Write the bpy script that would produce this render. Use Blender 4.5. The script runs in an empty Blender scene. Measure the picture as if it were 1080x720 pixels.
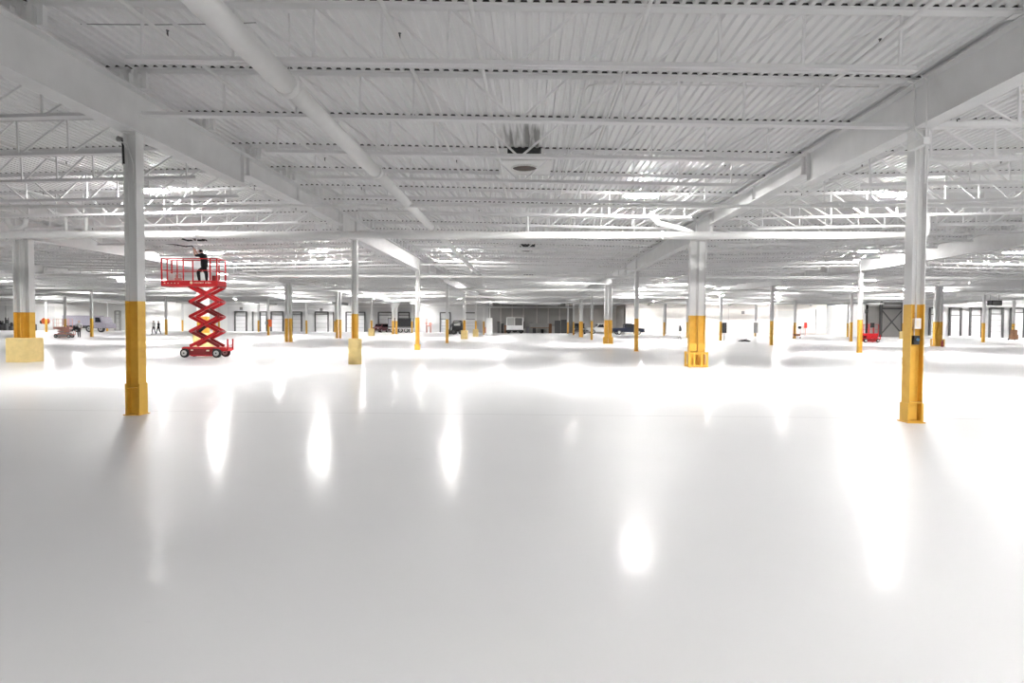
import bpy, math, random
from mathutils import Vector, Matrix
random.seed(7)
C = bpy.context.scene.collection
PI = math.pi

# ------------------------------------------------------------------ camera numbers
CH = 1.48                                   # lens height above the floor
F, YAW, PITCH, ROLL = 640.0, -0.02946, -0.02888, 0.00537
XL, W, Z1, S, H = -6.30, 12.20, 9.52, 12.17, 4.46    # column grid, row 1 distance, row pitch, column height
JY = S / 6                                  # joist spacing
SLOPE = 0.0205                              # roof falls to every second beam line
ZR, ZV = 5.48, 5.23                       # underside of deck at ridge and valley
BT = 5.145                                   # top of the girders
PAINT = 1.81                                # yellow paint height on the columns


def ray(px, py):
    x, y = px - 540, py - 360
    cr, sr = math.cos(ROLL), math.sin(ROLL)
    x, y = cr * x + sr * y, -sr * x + cr * y
    xr, u = x / F, -y / F
    cp, sp = math.cos(PITCH), math.sin(PITCH)
    yf, z = cp - sp * u, sp + cp * u
    cy, sy = math.cos(YAW), math.sin(YAW)
    return cy * xr + sy * yf, -sy * xr + cy * yf, z


def at(px, py, Y):
    r = ray(px, py)
    t = Y / r[1]
    return Vector((r[0] * t, Y, r[2] * t + CH))


def line_x(n): return XL + W * n
def row_y(r): return Z1 + (r - 1) * S


# ------------------------------------------------------------------ materials
def lin(h):
    h = h.lstrip('#')
    return tuple((((c / 255 + 0.055) / 1.055) ** 2.4 if c / 255 > 0.04045 else c / 255 / 12.92) for c in (int(h[i:i + 2], 16) for i in (0, 2, 4))) + (1,)


def mat(name, col, rough=0.55, metal=0.0, noise=0.05, scale=6.0, emit=None, strength=0.0, alpha=None):
    m = bpy.data.materials.new(name)
    m.use_nodes = True
    nt = m.node_tree
    b = nt.nodes['Principled BSDF']
    c = lin(col) if isinstance(col, str) else tuple(col) + (1,)
    b.inputs['Roughness'].default_value = rough
    b.inputs['Metallic'].default_value = metal
    if noise:
        tc = nt.nodes.new('ShaderNodeTexCoord')
        n = nt.nodes.new('ShaderNodeTexNoise')
        n.inputs['Scale'].default_value = scale
        n.inputs['Detail'].default_value = 4
        nt.links.new(tc.outputs['Object'], n.inputs['Vector'])
        r = nt.nodes.new('ShaderNodeValToRGB')
        r.color_ramp.elements[0].position, r.color_ramp.elements[1].position = 0.3, 0.7
        r.color_ramp.elements[0].color = tuple(x * (1 - noise) for x in c[:3]) + (1,)
        r.color_ramp.elements[1].color = tuple(min(1, x * (1 + noise)) for x in c[:3]) + (1,)
        nt.links.new(n.outputs['Fac'], r.inputs['Fac'])
        nt.links.new(r.outputs['Color'], b.inputs['Base Color'])
    else:
        b.inputs['Base Color'].default_value = c
    if emit:
        b.inputs['Emission Color'].default_value = lin(emit)
        b.inputs['Emission Strength'].default_value = strength
    return m


LAMP = 700.0
M = {}
M['white'] = mat('white_paint', (0.80, 0.80, 0.79), 0.5, noise=0.03)
M['beam'] = mat('girder_paint', (0.755, 0.755, 0.755), 0.5, noise=0.04, scale=2.5)
M['joist'] = mat('joist_paint', (0.82, 0.82, 0.82), 0.5, noise=0.0)
M['pipe'] = mat('pipe_paint', (0.83, 0.83, 0.82), 0.4, noise=0.02)
M['grey'] = mat('grey_steel', (0.36, 0.36, 0.35), 0.5)
M['darkgrey'] = mat('dark_steel', (0.09, 0.09, 0.09), 0.5)
M['black'] = mat('black_rubber', (0.015, 0.015, 0.016), 0.6)
M['red'] = mat('red_machine_paint', (0.56, 0.012, 0.018), 0.4)
M['darkred'] = mat('dark_red_paint', (0.22, 0.01, 0.012), 0.45)
M['brightred'] = mat('safety_red', (0.75, 0.05, 0.03), 0.4)
M['orange'] = mat('safety_orange', (0.85, 0.16, 0.05), 0.45)
M['palered'] = mat('faded_red_paint', (0.60, 0.30, 0.26), 0.5)
M['gold'] = mat('safety_yellow', (0.72, 0.42, 0.055), 0.5, noise=0.06)
M['block'] = mat('pale_yellow_concrete', (0.78, 0.60, 0.26), 0.7, noise=0.06)
M['chrome'] = mat('light_wheel_steel', (0.62, 0.62, 0.6), 0.4, 0.3)
M['glass'] = mat('dark_window_glass', (0.02, 0.022, 0.026), 0.08, noise=0)
M['navy'] = mat('navy_car_paint', (0.012, 0.016, 0.035), 0.25, noise=0)
M['blackpaint'] = mat('black_car_paint', (0.012, 0.012, 0.014), 0.25, noise=0)
M['whitepaint'] = mat('white_car_paint', (0.8, 0.8, 0.8), 0.3, noise=0)
M['maroon'] = mat('maroon_car_paint', (0.13, 0.03, 0.04), 0.3, noise=0)
M['wood'] = mat('brown_board', (0.24, 0.12, 0.06), 0.6, noise=0.2)
M['cream'] = mat('cream_label', (0.85, 0.78, 0.6), 0.5, noise=0)
M['skin'] = mat('skin', (0.62, 0.40, 0.30), 0.5, noise=0)
M['cloth_black'] = mat('black_cloth', (0.010, 0.010, 0.012), 0.85)
M['cloth_white'] = mat('pale_cloth', (0.72, 0.72, 0.72), 0.85)
M['cloth_grey'] = mat('charcoal_cloth', (0.05, 0.05, 0.06), 0.85)
M['hair'] = mat('dark_hair', (0.012, 0.01, 0.009), 0.7)
M['lens'] = mat('lit_lens', (0.9, 0.9, 0.9), 0.4, noise=0, emit='#FFFDFB', strength=LAMP)
M['wall_white'] = mat('bright_wall_paint', (0.80, 0.80, 0.78), 0.6, noise=0.02, scale=0.4)
M['wall_cream'] = mat('cream_wall_panel', (0.84, 0.815, 0.77), 0.6, noise=0.02, scale=0.4)
M['wall_grey'] = mat('grey_wall_panel', (0.70, 0.70, 0.70), 0.6, noise=0.03, scale=0.4)
M['wall_taupe'] = mat('taupe_wall_panel', (0.36, 0.35, 0.335), 0.65, noise=0.03, scale=0.4)
M['wall_beige'] = mat('beige_wall_panel', (0.70, 0.67, 0.64), 0.65, noise=0.03, scale=0.4)
M['lilac'] = mat('grey_violet_panel', (0.36, 0.34, 0.40), 0.35, noise=0.1)
M['door_leaf'] = mat('dock_door_leaf', (0.82, 0.82, 0.83), 0.3, noise=0.02)


def column_paint():
    """white enamel above, safety yellow up to a masked line"""
    m = bpy.data.materials.new('two_tone_column_paint')
    m.use_nodes = True
    nt = m.node_tree
    b = nt.nodes['Principled BSDF']
    b.inputs['Roughness'].default_value = 0.45
    tc = nt.nodes.new('ShaderNodeTexCoord')
    sx = nt.nodes.new('ShaderNodeSeparateXYZ')
    gt = nt.nodes.new('ShaderNodeMath'); gt.operation = 'GREATER_THAN'; gt.inputs[1].default_value = PAINT
    nt.links.new(tc.outputs['Object'], sx.inputs[0])
    nt.links.new(sx.outputs['Z'], gt.inputs[0])
    n = nt.nodes.new('ShaderNodeTexNoise'); n.inputs['Scale'].default_value = 5
    nt.links.new(tc.outputs['Object'], n.inputs['Vector'])
    r = nt.nodes.new('ShaderNodeValToRGB')
    r.color_ramp.elements[0].position, r.color_ramp.elements[1].position = 0.35, 0.7
    r.color_ramp.elements[0].color = (0.68, 0.38, 0.045, 1)
    r.color_ramp.elements[1].color = (0.76, 0.46, 0.065, 1)
    nt.links.new(n.outputs['Fac'], r.inputs['Fac'])
    mx = nt.nodes.new('ShaderNodeMix'); mx.data_type = 'RGBA'
    nt.links.new(gt.outputs[0], mx.inputs['Factor'])
    nt.links.new(r.outputs['Color'], mx.inputs['A'])
    mx.inputs['B'].default_value = (0.76, 0.76, 0.755, 1)
    nt.links.new(mx.outputs['Result'], b.inputs['Base Color'])
    return m


M['column'] = column_paint()


def floor_material():
    m = bpy.data.materials.new('white_epoxy_floor')
    m.use_nodes = True
    nt = m.node_tree
    L = nt.links
    b = nt.nodes['Principled BSDF']
    tc = nt.nodes.new('ShaderNodeTexCoord')
    n1 = nt.nodes.new('ShaderNodeTexNoise'); n1.inputs['Scale'].default_value = 0.35; n1.inputs['Detail'].default_value = 6
    L.new(tc.outputs['Object'], n1.inputs['Vector'])
    r = nt.nodes.new('ShaderNodeValToRGB')
    r.color_ramp.elements[0].position, r.color_ramp.elements[1].position = 0.3, 0.75
    r.color_ramp.elements[0].color = (0.765, 0.765, 0.775, 1)
    r.color_ramp.elements[1].color = (0.805, 0.805, 0.81, 1)
    L.new(n1.outputs['Fac'], r.inputs['Fac'])
    # saw-cut joints in the slab on the column lines
    sx = nt.nodes.new('ShaderNodeSeparateXYZ'); L.new(tc.outputs['Object'], sx.inputs[0])
    joints = []
    for axis, off, pitch in (('Y', Z1 + 0.36, S), ('X', XL + W / 2, W * 2)):
        a = nt.nodes.new('ShaderNodeMath'); a.operation = 'SUBTRACT'; a.inputs[1].default_value = off - pitch / 2 - 40 * pitch
        L.new(sx.outputs[axis], a.inputs[0])
        f = nt.nodes.new('ShaderNodeMath'); f.operation = 'MODULO'; f.inputs[1].default_value = pitch
        L.new(a.outputs[0], f.inputs[0])
        s = nt.nodes.new('ShaderNodeMath'); s.operation = 'SUBTRACT'; s.inputs[1].default_value = pitch / 2
        L.new(f.outputs[0], s.inputs[0])
        ab = nt.nodes.new('ShaderNodeMath'); ab.operation = 'ABSOLUTE'; L.new(s.outputs[0], ab.inputs[0])
        lt = nt.nodes.new('ShaderNodeMath'); lt.operation = 'LESS_THAN'; lt.inputs[1].default_value = 0.02
        L.new(ab.outputs[0], lt.inputs[0])
        joints.append(lt)
    mx = nt.nodes.new('ShaderNodeMix'); mx.data_type = 'RGBA'
    sc = nt.nodes.new('ShaderNodeMath'); sc.operation = 'MULTIPLY'; sc.inputs[1].default_value = 0.35
    L.new(joints[0].outputs[0], sc.inputs[0])
    L.new(sc.outputs[0], mx.inputs['Factor'])
    L.new(r.outputs['Color'], mx.inputs['A'])
    mx.inputs['B'].default_value = (0.30, 0.30, 0.30, 1)
    # a few scuffs
    n3 = nt.nodes.new('ShaderNodeTexNoise'); n3.inputs['Scale'].default_value = 3.2; n3.inputs['Detail'].default_value = 2
    mp = nt.nodes.new('ShaderNodeMapping'); mp.inputs['Scale'].default_value = (1, 3.5, 1); mp.inputs['Rotation'].default_value = (0, 0, 0.6)
    L.new(tc.outputs['Object'], mp.inputs['Vector']); L.new(mp.outputs[0], n3.inputs['Vector'])
    r3 = nt.nodes.new('ShaderNodeValToRGB')
    r3.color_ramp.elements[0].position, r3.color_ramp.elements[1].position = 0.76, 0.80
    r3.color_ramp.elements[0].color, r3.color_ramp.elements[1].color = (0, 0, 0, 1), (0.25, 0.25, 0.25, 1)
    L.new(n3.outputs['Fac'], r3.inputs['Fac'])
    mx2 = nt.nodes.new('ShaderNodeMix'); mx2.data_type = 'RGBA'
    L.new(r3.outputs['Color'], mx2.inputs['Factor']); L.new(mx.outputs['Result'], mx2.inputs['A'])
    mx2.inputs['B'].default_value = (0.5, 0.48, 0.46, 1)
    L.new(mx2.outputs['Result'], b.inputs['Base Color'])
    n2 = nt.nodes.new('ShaderNodeTexNoise'); n2.inputs['Scale'].default_value = 0.8; n2.inputs['Detail'].default_value = 5
    L.new(tc.outputs['Object'], n2.inputs['Vector'])
    mr = nt.nodes.new('ShaderNodeMapRange'); mr.inputs['To Min'].default_value = 0.42; mr.inputs['To Max'].default_value = 0.55
    L.new(n2.outputs['Fac'], mr.inputs['Value'])
    L.new(mr.outputs[0], b.inputs['Roughness'])
    nb = nt.nodes.new('ShaderNodeTexNoise'); nb.inputs['Scale'].default_value = 2.2; nb.inputs['Detail'].default_value = 3
    L.new(tc.outputs['Object'], nb.inputs['Vector'])
    bp = nt.nodes.new('ShaderNodeBump'); bp.inputs['Strength'].default_value = 0.05; bp.inputs['Distance'].default_value = 0.05
    L.new(nb.outputs['Fac'], bp.inputs['Height']); L.new(bp.outputs[0], b.inputs['Normal'])
    b.inputs['IOR'].default_value = 1.32
    b.inputs['Coat Weight'].default_value = 0.5
    b.inputs['Coat Roughness'].default_value = 0.16
    b.inputs['Coat IOR'].default_value = 1.1
    return m


def deck_material():
    """white sprayed deck; dark joist bands, bare steel with flute-gap shade painted in; a soot stain by the roof unit"""
    m = bpy.data.materials.new('white_roof_deck')
    m.use_nodes = True
    nt = m.node_tree
    L = nt.links
    b = nt.nodes['Principled BSDF']
    b.inputs['Roughness'].default_value = 0.5
    tc = nt.nodes.new('ShaderNodeTexCoord')
    sx = nt.nodes.new('ShaderNodeSeparateXYZ'); L.new(tc.outputs['Object'], sx.inputs[0])

    def math_(op, a, v=None):
        n = nt.nodes.new('ShaderNodeMath'); n.operation = op
        L.new(a, n.inputs[0])
        if v is not None:
            if isinstance(v, (int, float)): n.inputs[1].default_value = v
            else: L.new(v, n.inputs[1])
        return n.outputs[0]

    # dark band above each joist: bare steel and flute-gap shade in one colour, only inside the flutes (normal looks down there: mask by the flute attribute)
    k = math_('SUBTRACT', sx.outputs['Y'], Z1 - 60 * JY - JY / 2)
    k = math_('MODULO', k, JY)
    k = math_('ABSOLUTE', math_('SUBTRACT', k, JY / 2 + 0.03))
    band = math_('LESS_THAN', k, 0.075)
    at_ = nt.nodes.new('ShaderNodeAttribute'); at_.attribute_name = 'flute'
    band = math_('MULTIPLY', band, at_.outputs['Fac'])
    # soot streaks by the roof unit
    mp = nt.nodes.new('ShaderNodeMapping'); mp.inputs['Scale'].default_value = (9, 0.5, 1)
    L.new(tc.outputs['Object'], mp.inputs['Vector'])
    n = nt.nodes.new('ShaderNodeTexNoise'); n.inputs['Scale'].default_value = 1.0; n.inputs['Detail'].default_value = 3
    L.new(mp.outputs[0], n.inputs['Vector'])
    dx = math_('DIVIDE', math_('SUBTRACT', sx.outputs['X'], -0.17), 0.52)
    dy = math_('DIVIDE', math_('SUBTRACT', sx.outputs['Y'], 12.75), 0.95)
    d2 = math_('ADD', math_('POWER', math_('ABSOLUTE', dx), 4), math_('POWER', math_('ABSOLUTE', dy), 2))
    fall = math_('SUBTRACT', 0.0 if False else math_('MULTIPLY', d2, -1.0), -1.0)
    fall = math_('MAXIMUM', fall, 0.0)
    soot = math_('MULTIPLY', fall, math_('SUBTRACT', math_('MULTIPLY', n.outputs['Fac'], 4.2), 1.35))
    soot = math_('MINIMUM', math_('MAXIMUM', soot, 0.0), 0.8)
    g = nt.nodes.new('ShaderNodeTexNoise'); g.inputs['Scale'].default_value = 0.6
    L.new(tc.outputs['Object'], g.inputs['Vector'])
    r = nt.nodes.new('ShaderNodeValToRGB')
    r.color_ramp.elements[0].position, r.color_ramp.elements[1].position = 0.3, 0.7
    r.color_ramp.elements[0].color, r.color_ramp.elements[1].color = (0.80, 0.80, 0.80, 1), (0.84, 0.84, 0.84, 1)
    L.new(g.outputs['Fac'], r.inputs['Fac'])
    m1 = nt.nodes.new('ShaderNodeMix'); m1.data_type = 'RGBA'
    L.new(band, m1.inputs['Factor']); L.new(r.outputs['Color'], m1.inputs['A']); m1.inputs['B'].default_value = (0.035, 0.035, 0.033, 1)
    m2 = nt.nodes.new('ShaderNodeMix'); m2.data_type = 'RGBA'
    L.new(soot, m2.inputs['Factor']); L.new(m1.outputs['Result'], m2.inputs['A']); m2.inputs['B'].default_value = (0.06, 0.058, 0.05, 1)
    L.new(m2.outputs['Result'], b.inputs['Base Color'])
    return m


# ------------------------------------------------------------------ mesh building
class MB:
    def __init__(s):
        s.v, s.f, s.m, s.sm = [], [], [], []

    def face(s, idx, mi=0, smooth=False):
        s.f.append(tuple(idx)); s.m.append(mi); s.sm.append(smooth)

    def box(s, x0, x1, y0, y1, z0, z1, mi=0):
        b = len(s.v)
        s.v += [(x0, y0, z0), (x1, y0, z0), (x1, y1, z0), (x0, y1, z0), (x0, y0, z1), (x1, y0, z1), (x1, y1, z1), (x0, y1, z1)]
        for q in ((0, 3, 2, 1), (4, 5, 6, 7), (0, 1, 5, 4), (1, 2, 6, 5), (2, 3, 7, 6), (3, 0, 4, 7)):
            s.face([b + i for i in q], mi)
        return s

    def bar(s, p, q, w, h, mi=0, up=(0, 0, 1)):
        """a rectangular bar from p to q, w across, h along 'up'"""
        p, q = Vector(p), Vector(q)
        d = (q - p).normalized()
        u = Vector(up)
        if abs(d.dot(u)) > 0.98: u = Vector((0, 1, 0))
        a = d.cross(u).normalized(); c = a.cross(d)
        b = len(s.v)
        for e in (p, q):
            for i, j in ((-1, -1), (1, -1), (1, 1), (-1, 1)):
                s.v.append(tuple(e + a * (i * w / 2) + c * (j * h / 2)))
        for k in ((3, 2, 1, 0), (4, 5, 6, 7), (0, 1, 5, 4), (1, 2, 6, 5), (2, 3, 7, 6), (3, 0, 4, 7)):
            s.face([b + i for i in k], mi)
        return s

    def tube(s, pts, r, n=12, mi=0, cap=True):
        """round tube through the points; r one radius or one per point"""
        pts = [Vector(p) for p in pts]
        rs = r if isinstance(r, (list, tuple)) else [r] * len(pts)
        b0 = len(s.v)
        prev = None
        for i, p in enumerate(pts):
            d = (pts[min(i + 1, len(pts) - 1)] - pts[max(i - 1, 0)])
            d = d.normalized() if d.length > 1e-9 else Vector((0, 0, 1))
            if prev is None:
                u = Vector((0, 0, 1)) if abs(d.z) < 0.9 else Vector((1, 0, 0))
            else:
                u = prev
            a = d.cross(u).normalized(); c = a.cross(d).normalized(); prev = c
            for k in range(n):
                t = 2 * PI * k / n
                s.v.append(tuple(p + (a * math.cos(t) + c * math.sin(t)) * rs[i]))
        for i in range(len(pts) - 1):
            for k in range(n):
                k2 = (k + 1) % n
                s.face((b0 + i * n + k, b0 + i * n + k2, b0 + (i + 1) * n + k2, b0 + (i + 1) * n + k), mi, True)
        if cap:
            s.face([b0 + k for k in range(n)][::-1], mi)
            s.face([b0 + (len(pts) - 1) * n + k for k in range(n)], mi)
        return s

    def prism(s, poly, axis, a0, a1, mi=0, top=None):
        """polygon extruded along an axis; poly in the two other axes; 'top' may give the second outline"""
        def P(u, v, w):
            return {'x': (w, u, v), 'y': (u, w, v), 'z': (u, v, w)}[axis]
        b = len(s.v); n = len(poly)
        s.v += [P(u, v, a0) for u, v in poly] + [P(u, v, a1) for u, v in (top or poly)]
        for i in range(n):
            j = (i + 1) % n
            s.face((b + i, b + j, b + n + j, b + n + i), mi)
        s.face([b + i for i in range(n)][::-1], mi)
        s.face([b + n + i for i in range(n)], mi)
        return s

    def add(s, o, off=(0, 0, 0), rot=None):
        b = len(s.v)
        for v in o.v:
            w = Vector(v)
            if rot: w = rot @ w
            s.v.append((w[0] + off[0], w[1] + off[1], w[2] + off[2]))
        for f, m, sm in zip(o.f, o.m, o.sm):
            s.face([b + i for i in f], m, sm)
        return s

    def mesh(s, name, mats):
        me = bpy.data.meshes.new(name)
        me.from_pydata(s.v, [], s.f)
        for m in (mats if isinstance(mats, (list, tuple)) else [mats]):
            me.materials.append(m)
        me.polygons.foreach_set('material_index', s.m)
        me.polygons.foreach_set('use_smooth', s.sm)
        me.update()
        return me


def tag(o, label=None, cat=None, group=None, kind=None):
    if label: o['label'] = label
    if cat: o['category'] = cat
    if group: o['group'] = group
    if kind: o['kind'] = kind
    return o


def link(name, me, parent=None, loc=None, rot=None):
    o = bpy.data.objects.new(name, me)
    C.objects.link(o)
    if parent: o.parent = parent
    if loc: o.location = loc
    if rot: o.rotation_euler = rot
    return o


def part(name, mb, mats, parent=None, **kw):
    return link(name, mb.mesh(name, mats), parent, **kw)


def thing(name, label, cat, loc=(0, 0, 0), rz=0.0, group=None, kind='thing'):
    o = link(name, None, None, loc, (0, 0, rz))
    return tag(o, label, cat, group, kind)


def single(name, mb, mats, label, cat, loc=None, rot=None, group=None, kind='thing'):
    return tag(part(name, mb, mats, loc=loc, rot=rot), label, cat, group, kind)


def struct(name, mb, mats, parent=None, **kw):
    o = part(name, mb, mats, parent, **kw)
    if parent is None: o['kind'] = 'structure'
    return o


def copy_tree(o, parent=None):
    c = o.copy(); C.objects.link(c)
    if parent: c.parent = parent
    for ch in list(o.children): copy_tree(ch, c)
    return c


def nth(i):
    return ['', 'first', 'second', 'third', 'fourth', 'fifth', 'sixth', 'seventh', 'eighth', 'ninth', 'tenth'][i] if i < 11 else \
        f"{i}{'th' if 10 < i % 100 < 14 else {1: 'st', 2: 'nd', 3: 'rd'}.get(i % 10, 'th')}"


# ------------------------------------------------------------------ room shell
X0, X1, Y0, Y1 = line_x(-7), line_x(7), -30.0, 102.0
YM, YR = 94.0, 83.0                     # nearer stretches of back wall: middle right, far right
XM, XR_ = 14.5, 45.2
fm = floor_material()
struct('floor', MB().box(X0, X1, Y0, Y1, -0.2, 0.0), fm)

dk = MB()
fl = []
prof = [(0.0, 0.0), (0.050, 0.0), (0.068, 0.038), (0.134, 0.038), (0.1525, 0.0)]
for n in range(-7, 7):
    xa = line_x(n)
    za, zb = (ZR, ZV) if n % 2 == 0 else (ZV, ZR)
    nr = 80
    pitch = W / nr
    for i in range(nr):
        for j in range(4):
            pa, pb = prof[j], prof[j + 1]
            pts = []
            for p in (pa, pb):
                x = xa + i * pitch + p[0] * pitch / 0.1525
                z = za + (zb - za) * (x - xa) / W + p[1]
                pts.append((x, z))
            b = len(dk.v)
            dk.v += [(pts[0][0], Y0, pts[0][1]), (pts[0][0], Y1, pts[0][1]), (pts[1][0], Y1, pts[1][1]), (pts[1][0], Y0, pts[1][1])]
            dk.face((b, b + 1, b + 2, b + 3))
            fl.append(1.0 if j in (1, 2, 3) else 0.0)
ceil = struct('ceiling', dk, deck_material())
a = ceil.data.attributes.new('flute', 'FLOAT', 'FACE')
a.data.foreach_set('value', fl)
struct('roof_slab', MB().box(X0, X1, Y0, Y1, 5.60, 5.70), M['white'])

# outer walls
struct('wall_left', MB().box(X0 - 0.2, X0, Y0, Y1, 0, 5.6), M['wall_white'])
struct('wall_right', MB().box(X1, X1 + 0.2, Y0, YR, 0, 5.6), M['wall_white'])
struct('wall_front', MB().box(X0, X1, Y0 - 0.2, Y0, 0, 5.6), M['wall_taupe'])


def wall_run(xa, xb, y, m, seams=(), depth=0.2, seam_mat='grey'):
    b = MB().box(xa, xb, y, y + depth, 0, 5.6, 0)
    for sx in seams:
        b.box(sx - 0.06, sx + 0.06, y - 0.02, y, 0, 5.3, 1)
    struct('wall_back', b, [m, M[seam_mat]])


def bx(px, Y): return at(px, 350, Y).x


wall_run(X0, bx(58, Y1), Y1, M['wall_grey'], [bx(6.5, Y1), bx(30, Y1)])
wall_run(bx(58, Y1), bx(128, Y1), Y1, M['wall_white'], [])
wall_run(bx(128, Y1), bx(240, Y1), Y1, M['wall_white'], [bx(150, Y1)])
wall_run(bx(240, Y1), bx(515, Y1), Y1, M['wall_grey'])
wall_run(bx(515, Y1), bx(604, Y1), Y1, M['wall_taupe'], [bx(x, Y1) for x in (528, 540, 552, 566, 578, 590)], seam_mat='wall_beige')
wall_run(bx(604, Y1), bx(668, Y1), Y1, M['wall_beige'], [])
struct('wall_back', MB().box(XM, XM + 0.2, YM, Y1, 0, 4.5), M['wall_beige'])
wall_run(XM, bx(740, YM), YM, M['wall_cream'], [])
wall_run(bx(740, YM), XR_, YM, M['wall_cream'], [bx(743, YM), bx(768, YM), bx(818, YM)], seam_mat='wall_beige')
struct('wall_back', MB().box(XR_, XR_ + 0.2, YR, YM, 0, 4.5), M['wall_grey'])
wall_run(XR_, bx(972, YR), YR, M['wall_taupe'], [])
wall_run(bx(972, YR), X1, YR, M['wall_grey'], [])
# header bands over the wall runs
struct('trim_1', MB().box(X0, XM, Y1 - 0.12, Y1 - 0.01, 4.15, 4.45), M['white'])
struct('trim_2', MB().box(XM + 0.2, XR_, YM - 0.12, YM - 0.01, 4.0, 4.4), M['wall_beige'])
struct('trim_3', MB().box(XR_ + 0.2, X1, YR - 0.14, YR - 0.01, 4.1, 4.4), M['white'])
struct('baseboard_right', MB().box(XM + 0.2, XR_, YM - 0.08, YM - 0.01, 0.0, 0.35), M['wall_beige'])
struct('trim_4', MB().box(bx(975, 80), bx(1026, 80), 79.9, 80.1, 0.0, 0.26), M['white'])
for x in (701.3, 725.3):
    struct('trim_5', MB().box(bx(x, YM) - 0.11, bx(x, YM) + 0.11, YM - 0.24, YM - 0.03, 0, 5.3), M['darkgrey'])
# large sliding panel door on the cream wall and its small sign plate
d = struct('door_1', MB().box(bx(861, YM), bx(892, YM), YM - 0.16, YM - 0.05, 0.36, 3.9), M['wall_grey'])
part('door_frame', MB().box(bx(859.7, YM), bx(861, YM), YM - 0.2, YM - 0.04, 0.0, 4.0).box(bx(892, YM), bx(894, YM), YM - 0.2, YM - 0.04, 0.0, 4.0), M['white'], d)
part('sign_plate', MB().box(bx(876, YM), bx(879, YM), YM - 0.2, YM - 0.161, 1.9, 2.2), M['grey'], d)
# second plain sheet door
d = struct('door_2', MB().box(bx(819, YM), bx(852, YM), YM - 0.14, YM - 0.05, 0.36, 3.7), M['wall_white'])
# cross-braced bay on the right
br = MB()
xa, xb = bx(927, YR), bx(950, YR)
for x in (xa, xb): br.box(x - 0.14, x + 0.14, YR - 0.5, YR - 0.25, 0, 5.2)
br.bar((xa, YR - 0.36, 0.3), (xb, YR - 0.36, 3.7), 0.1, 0.12).bar((xa, YR - 0.42, 3.7), (xb, YR - 0.42, 0.3), 0.1, 0.12)
br.box(xa, xb, YR - 0.45, YR - 0.3, 3.7, 3.9)
struct('trim_6', br, M['darkgrey'])

# dock doors
dn = 3


def dock_door(pl, pr, Y, leaf='door_leaf', top=3.35, leaf_top=2.75, frame='darkgrey', side=0):
    global dn
    xa, xb = bx(pl, Y), bx(pr, Y)
    d = struct(f'door_{dn}', MB().box(xa + 0.12, xb - 0.12, Y - 0.14, Y - 0.05, 0.0, leaf_top), M[leaf]); dn += 1
    f = MB()
    for x in (xa, xb): f.box(x - 0.09, x + 0.09, Y - 0.32, Y - 0.06, 0, top)
    f.box(xa, xb, Y - 0.3, Y - 0.06, top - 0.12, top + 0.06)
    f.box(xa, xb, Y - 0.26, Y - 0.06, leaf_top, leaf_top + 0.1)
    if side:
        xs = xb + side
        f.box(xs - 0.09, xs + 0.09, Y - 0.32, Y - 0.06, 0, top)
    part('door_frame', f, M[frame], d)
    sg = MB()
    for k in range(1, 4): sg.box(xa + 0.14, xb - 0.14, Y - 0.15, Y - 0.141, leaf_top * k / 4 - 0.02, leaf_top * k / 4 + 0.02)
    part('panel_joint', sg, M['grey'], d)


for pl, pr, lt, sd in ((248.5, 260.5, 2.55, 1.1), (275, 282, 2.7, 0), (286.5, 299, 2.75, 0), (308.5, 318.5, 2.8, 0), (333, 346.5, 2.9, 0.95),
                       (365.5, 385, 2.8, 0), (399.5, 413.5, 2.8, 0), (420.5, 432, 2.8, 0), (464.5, 475, 2.2, 0), (489.5, 502, 2.2, 0)):
    dock_door(pl, pr, Y1, leaf_top=lt, side=sd)
dock_door(122.5, 127.5, Y1, leaf='wall_grey', frame='grey')
for pl, pr, lt in ((979.5, 986, 3.0), (1000.5, 1012, 2.9), (1022, 1034, 2.9), (1042.5, 1056, 3.1), (1064.5, 1078.5, 3.3)):
    dock_door(pl, pr, YR, leaf_top=lt, top=3.95)

# ------------------------------------------------------------------ girders
LN = {-6: 'seventh column row left', -5: 'sixth column row left', -4: 'fifth column row left', -3: 'fourth column row left', -2: 'third column row left', -1: 'second column row left',
      0: 'row left of centre', 1: 'row right of centre', 2: 'second column row right', 3: 'third column row right', 4: 'fourth column row right', 5: 'fifth column row right', 6: 'sixth column row right'}


ROWS = list(range(0, 8))
def girder_mb(length, zb):
    b = MB()
    b.box(-0.145, 0.145, 0, length, BT - 0.024, BT).box(-0.145, 0.145, 0, length, zb, zb + 0.024)
    b.box(-0.008, 0.008, 0, length, zb + 0.024, BT - 0.024)
    return b


def stiff_mb(zb):
    return MB().box(-0.075, 0.075, -0.008, 0.008, zb + 0.026, BT - 0.026)


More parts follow.
